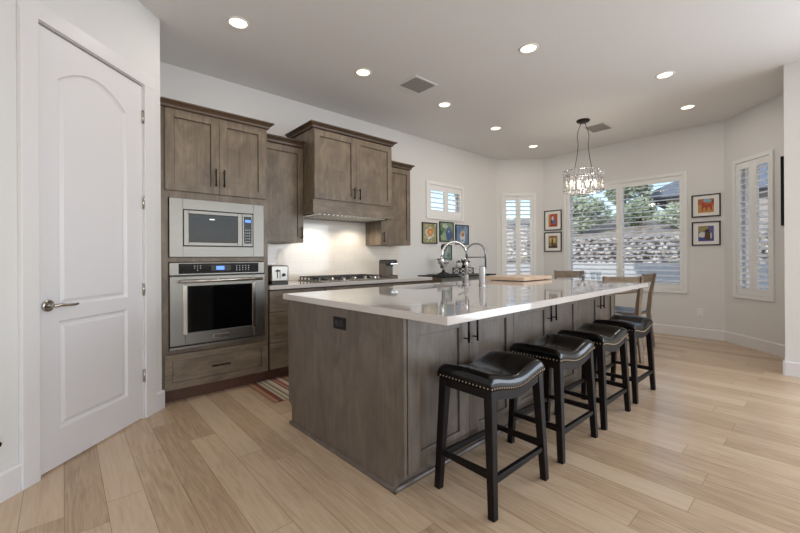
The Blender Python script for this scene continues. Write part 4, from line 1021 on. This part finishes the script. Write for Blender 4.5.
# ------------------------------------------------------------------ buffet and what stands on it
bf = thing('buffet', 'low wooden buffet with dark overhanging top under the pictures', 'buffet', (4.72, 3.90, 0))
boxo('top', (-0.64, -0.28, 0.885), (0.62, 0.282, 0.905), M_black, bf, 0.003)
bm = new(); box(bm, (-0.60, -0.17, 0.06), (0.58, 0.275, 0.885), 0.002); obj('cabinet_body', bm, M_buffet, bf)
for k in range(3):
    xa = -0.595 + k * 0.392
    bm = new(); box(bm, (xa, -0.188, 0.72), (xa + 0.385, -0.168, 0.875), 0.002); d = obj('drawer', bm, M_greywood, bf)
    bm = new(); tube(bm, [(xa + 0.19, -0.188, 0.80), (xa + 0.19, -0.205, 0.80)], [0.006, 0.012], 12); obj('knob', bm, M_bronze, d)
    bm = new(); shaker(bm, xa, xa + 0.385, 0.08, 0.71, -0.188); d = obj('door', bm, [M_greywood, M_glaze_shade], bf)
for sx in (-0.56, 0.54):
    for sy in (-0.13, 0.235): boxo('foot', (sx - 0.03, sy - 0.03, 0), (sx + 0.03, sy + 0.03, 0.06), M_buffet, bf)
tr = boxo('tray', (-0.21, -0.15, 0), (0.21, 0.15, 0.014), M_black, None, 0.004, loc=(4.37, 3.91, 0.9055)); tag(tr, 'flat black tray on the buffet under the footed dish', 'tray')
fd = thing('footed_dish', 'footed glass dish with dark rim and a tall ring-topped stirrer, on the black tray', 'dish', (4.36, 3.90, 0.920))
M_gls = mat('frosted_glass', (222, 220, 214), 0.2); nodes(M_gls)[2].inputs['Transmission Weight'].default_value = 0.2
bm = new(); lathe(bm, [(0.001, 0), (0.10, 0.0), (0.09, 0.012), (0.03, 0.035), (0.018, 0.075)], (0, 0, 0), 24); obj('foot', bm, M_black, fd)
bm = new(); lathe(bm, [(0.02, 0.07), (0.05, 0.12), (0.075, 0.17), (0.10, 0.235), (0.094, 0.235), (0.07, 0.175), (0.04, 0.12)], (0, 0, 0), 28, close=False); obj('bowl', bm, M_gls, fd)
bm = new()
for rr, zz in ((0.101, 0.232), (0.078, 0.172)): tube(bm, [(rr * math.cos(2 * PI * k / 32), rr * math.sin(2 * PI * k / 32), zz) for k in range(33)], 0.006, 8)
obj('band', bm, M_bronze, fd)
sr = obj('stirrer', (lambda b: (tube(b, [(0.012, 0, 0.13), (0.012, 0, 0.36)], 0.006, 8), tube(b, [tuple(Vector((0.012, 0, 0.41)) + tdir * 0.04 * math.cos(2 * PI * k / 24) + Vector((0, 0, 0.05 * math.sin(2 * PI * k / 24)))) for k in range(25)], 0.006, 8), b)[-1])(new()), M_bronze, fd)
bm = new()
for k in range(3): q = bmesh.new(); bmesh.ops.create_icosphere(q, subdivisions=2, radius=0.028); merge(bm, q, Matrix.Translation((0.03 * math.cos(k * 2.1), 0.03 * math.sin(k * 2.1), 0.17)))
obj('filling', bm, M_bronze, fd, smooth=True)
wr = thing('jar_stand', 'black wire stand holding small glass jars on the buffet', 'stand', (4.86, 3.92, 0.9055))
bm = new()
for sx in (-0.17, 0.17):
    for sy in (-0.07, 0.07): beam(bm, (sx, sy, 0), (sx, sy, 0.10), 0.014)
for sy in (-0.07, 0.07):
    beam(bm, (-0.177, sy, 0.10), (0.177, sy, 0.10), 0.014, up=(0, 0, 1)); beam(bm, (-0.17, sy, 0.01), (0.0, sy, 0.095), 0.008, up=(0, 1, 0)); beam(bm, (0.0, sy, 0.01), (-0.17, sy, 0.095), 0.008, up=(0, 1, 0)); beam(bm, (0.0, sy, 0.01), (0.17, sy, 0.095), 0.008, up=(0, 1, 0)); beam(bm, (0.17, sy, 0.01), (0.0, sy, 0.095), 0.008, up=(0, 1, 0))
obj('stand_frame', bm, M_black, wr); boxo('shelf', (-0.175, -0.075, 0.098), (0.175, 0.075, 0.104), M_black, wr, 0.001)
for k, (dx, lab) in enumerate(((-0.11, 'left glass jar on the black wire stand'), (0.12, 'right glass jar on the black wire stand'))):
    j = thing('glass_jar', lab, 'jar', (4.86 + dx, 3.92, 1.0097), 0, 'jars on the wire stand')
    bm = new(); lathe(bm, [(0.04, 0), (0.052, 0.02), (0.052, 0.07), (0.04, 0.085)], (0, 0, 0), 20); obj('jar_body', bm, M_gls, j)
    bm = new(); lathe(bm, [(0.043, 0.085), (0.043, 0.10), (0.012, 0.105), (0.014, 0.12), (0.001, 0.124)], (0, 0, 0), 20); obj('lid', bm, M_bronze, j)
fg = thing('figurine', 'dark little leafy ornament between the glass jars', 'ornament', (4.865, 3.92, 1.0097))
bm = new(); lathe(bm, [(0.03, 0), (0.034, 0.04), (0.028, 0.05)], (0, 0, 0), 16); obj('pot', bm, M_bronze, fg)
bm = new()
for k in range(7): an = k * 0.9; tube(bm, [(0, 0, 0.045), (0.02 * math.cos(an), 0.02 * math.sin(an), 0.10), (0.045 * math.cos(an), 0.045 * math.sin(an), 0.13 + 0.01 * (k % 3))], [0.004, 0.014, 0.003], 6)
obj('leaves', bm, mat('dark_leaf', (44, 46, 36), 0.6), fg)

# ------------------------------------------------------------------ outdoors
M_ground = paint('patio_concrete', (150, 150, 150), 0.9, 8, 0.2)
M_gravel = mat('desert_gravel', (150, 138, 124), 0.95)
N, L, b = nodes(M_gravel); mp = coords(N, L, (1, 1, 1)); n = noise(N, L, mp, 6, 6); rp = ramp(N, [(0.35, (112, 104, 96)), (0.65, (178, 168, 154))]); L.new(n.outputs[0], rp.inputs[0]); L.new(rp.outputs[0], b.inputs['Base Color']); add_bump(M_gravel, n.outputs[0], 0.6, 0.1)
M_stone = mat('rubble_stone', (188, 180, 170), 0.9)
N, L, b = nodes(M_stone); mp = coords(N, L, (1, 1, 1)); n = noise(N, L, mp, 3.0, 5); rp = ramp(N, [(0.3, (104, 100, 98)), (0.6, (190, 184, 178))]); L.new(n.outputs[0], rp.inputs[0]); L.new(rp.outputs[0], b.inputs['Base Color'])
M_stucco = paint('blue_grey_stucco', (170, 170, 168), 0.9, 40, 0.3)
M_leaf = mat('shrub_leaf', (138, 150, 124), 0.7); M_leaf2 = mat('tree_leaf', (164, 174, 148), 0.7); M_bark = mat('bark', (96, 78, 62), 0.9)
M_roof = mat('slate_roof', (96, 106, 122), 0.8); M_house = mat('neighbour_stucco', (158, 150, 146), 0.9)
bm = new(); prism(bm, [(6.0, -40), (60, -40), (60, 60), (-30, 60), (-30, 4.5), (6.0, 4.5)], 'Z', -0.5, -0.12); struct(obj('ground', bm, M_ground))
path = [(11.6, -8.0), (11.9, 0.0), (11.9, 6.0), (9.0, 11.0), (2.0, 13.5), (-6.0, 14.0)]
def along(path, step):
    out = []
    for a, b in zip(path[:-1], path[1:]):
        a = Vector(a); b = Vector(b); n_ = max(1, int((b - a).length / step))
        for k in range(n_): out.append((a.lerp(b, k / n_), (b - a).normalized()))
    return out
# low stucco wall in front, rubble wall above it
def strip(path, z0, z1, t):
    bm = new(); pr_ = None
    for k, p in enumerate(path):
        p = Vector(p); d = (Vector(path[min(k + 1, len(path) - 1)]) - Vector(path[max(k - 1, 0)])).normalized(); nrm = Vector((d.y, -d.x))
        ring = [bm.verts.new((q.x, q.y, z)) for q, z in ((p, z0), (p, z1), (p + nrm * t, z1), (p + nrm * t, z0))]
        if pr_:
            for j in range(4): bm.faces.new((pr_[j], pr_[(j + 1) % 4], ring[(j + 1) % 4], ring[j]))
        else: bm.faces.new(ring)
        pr_ = ring
    bm.faces.new(pr_[::-1]); return bm
tag(obj('garden_wall', strip(path, -0.12, 1.00, 0.5), M_stucco), 'smooth blue-grey garden wall outside, below the rubble stones', 'wall')
path2 = [(p[0] + (0.45 if k < 3 else 0.3), p[1] + (0.0 if k < 3 else 0.35)) for k, p in enumerate(path)]
rgen = random.Random(4); bm = new()
for row in range(8):
    for p, d in along(path2, 0.165):
        sx = rgen.uniform(0.055, 0.115); sz = rgen.uniform(0.042, 0.075); z = 0.98 + row * 0.108 + rgen.uniform(-0.03, 0.03)
        q = bmesh.new(); bmesh.ops.create_icosphere(q, subdivisions=1, radius=1.0)
        for v in q.verts: v.co *= rgen.uniform(0.82, 1.15)
        m_ = Matrix.Translation((p.x + d.x * rgen.uniform(-0.08, 0.08) + row * 0.03, p.y + d.y * rgen.uniform(-0.08, 0.08) + row * 0.02, z)) @ Matrix.Rotation(math.atan2(d.y, d.x) + rgen.uniform(-0.4, 0.4), 4, 'Z') @ Matrix.Diagonal((sx, 0.13, sz, 1))
        merge(bm, q, m_)
tag(obj('rubble_wall', bm, M_stone), 'sunlit rubble stone retaining wall outside the big window', 'wall')
bm = new(); back = [(Vector(p) + Vector((0.5, 0.1))) for p in path2]; pr_ = None
for k, p in enumerate(back):
    dirn = Vector((1, 0)) if k < 3 else Vector((0.6, 0.8)) if k == 3 else Vector((0, 1))
    ring = []
    for s, z in ((0.0, 1.0), (0.05, 1.78), (1.5, 2.0), (3.5, 2.5), (8, 3.2), (16, 3.9)): q = p + dirn * s; ring.append(bm.verts.new((q.x, q.y, z)))
    if pr_:
        for j in range(len(ring) - 1): bm.faces.new((pr_[j], pr_[j + 1], ring[j + 1], ring[j]))
    pr_ = ring
struct(obj('hillside', bm, M_gravel))
bm = new(); prism(bm, [(-11.0, -5.5), (-3.2, -5.5), (-3.2, 1.0), (-11.0, 1.0)], 'Z', 2.95, 3.1); struct(obj('unseen_sun_blocker', bm, M_ceil))  # slab added out of view to block sun through the side opening
def foliage(seed, rx, rz, n_, leaf, m, clumps=7):
    g = random.Random(seed); cl = [(Vector((g.uniform(-0.6, 0.6) * rx, g.uniform(-0.6, 0.6) * rx, g.uniform(-0.5, 0.6) * rz)), g.uniform(0.45, 0.75)) for _ in range(clumps)]
    bm = new()
    for k in range(n_):
        c, s = cl[k % clumps]; v = Vector((g.gauss(0, 1), g.gauss(0, 1), g.gauss(0, 1))).normalized() * (g.uniform(0.55, 1.0))
        p = c + Vector((v.x * rx * s, v.y * rx * s, v.z * rz * s)); a = Vector((g.gauss(0, 1), g.gauss(0, 1), g.gauss(0, 1))).normalized(); b_ = a.orthogonal().normalized(); l_ = leaf * g.uniform(0.6, 1.3)
        bm.faces.new([bm.verts.new(q) for q in (p - a * l_, p - b_ * l_ * 0.45, p + a * l_, p + b_ * l_ * 0.45)])
    return bm
def plant(name, label, cat, x, y, z, rx, rz, trunk, n_, leaf, m, seed):
    t = thing(name, label, cat, (x, y, z), 0, 'plants on the slope outside')
    o = obj('foliage', foliage(seed, rx, rz, n_, leaf, m), m, t, (0, 0, trunk + rz * 0.8), fix=False)
    bm = new(); tube(bm, [(0, 0, -0.1), (0.03, 0.02, trunk * 0.6), (0.0, 0.0, trunk + rz * 0.7)], [0.07 * rx + 0.02, 0.05 * rx + 0.02, 0.02], 8); obj('trunk', bm, M_bark, t)
plant('garden_shrub', 'rounded green shrub outside, behind the left pane of the big window', 'shrub', 14.4, 6.0, 2.0, 0.8, 0.65, 0.2, 2600, 0.09, M_leaf2, 1)
plant('garden_shrub', 'green shrub outside, behind the middle post of the big window', 'shrub', 15.1, 4.3, 2.1, 0.5, 0.55, 0.2, 2400, 0.09, M_leaf, 2)
plant('garden_shrub', 'small green shrub outside, behind the right pane of the big window', 'shrub', 14.3, 3.2, 2.0, 0.5, 0.35, 0.15, 1800, 0.08, M_leaf2, 3)
plant('garden_tree', 'pale green tree outside, high behind the left pane of the big window', 'tree', 16.6, 7.6, 2.6, 1.2, 1.2, 0.9, 5200, 0.12, M_leaf2, 4)
plant('garden_tree', 'green tree outside, high behind the middle of the big window', 'tree', 16.4, 5.2, 2.6, 0.75, 1.0, 0.9, 4200, 0.11, M_leaf2, 5)
plant('garden_tree', 'green tree outside, behind the narrow shutter in the far corner', 'tree', 13.2, 9.6, 1.9, 1.0, 1.0, 0.9, 3600, 0.11, M_leaf2, 6)
nh = thing('neighbour_house', 'neighbouring house with blue-grey roof outside, at the right of the big window', 'house', (18.0, 2.0, 2.2), R(4))
boxo('house_wall', (0, -5.0, -0.6), (5, 2.2, 1.25), M_house, nh, 0)
bm = new(); prism(bm, [(-5.6, 1.25), (-5.6, 1.38), (-1.2, 3.0), (2.9, 1.38), (2.9, 1.25)], 'X', -0.7, 5.6); obj('roof', bm, M_roof, nh)
boxo('window', (-0.04, 0.4, 0.1), (0.0, 1.3, 0.8), M_blackglass, nh, 0)
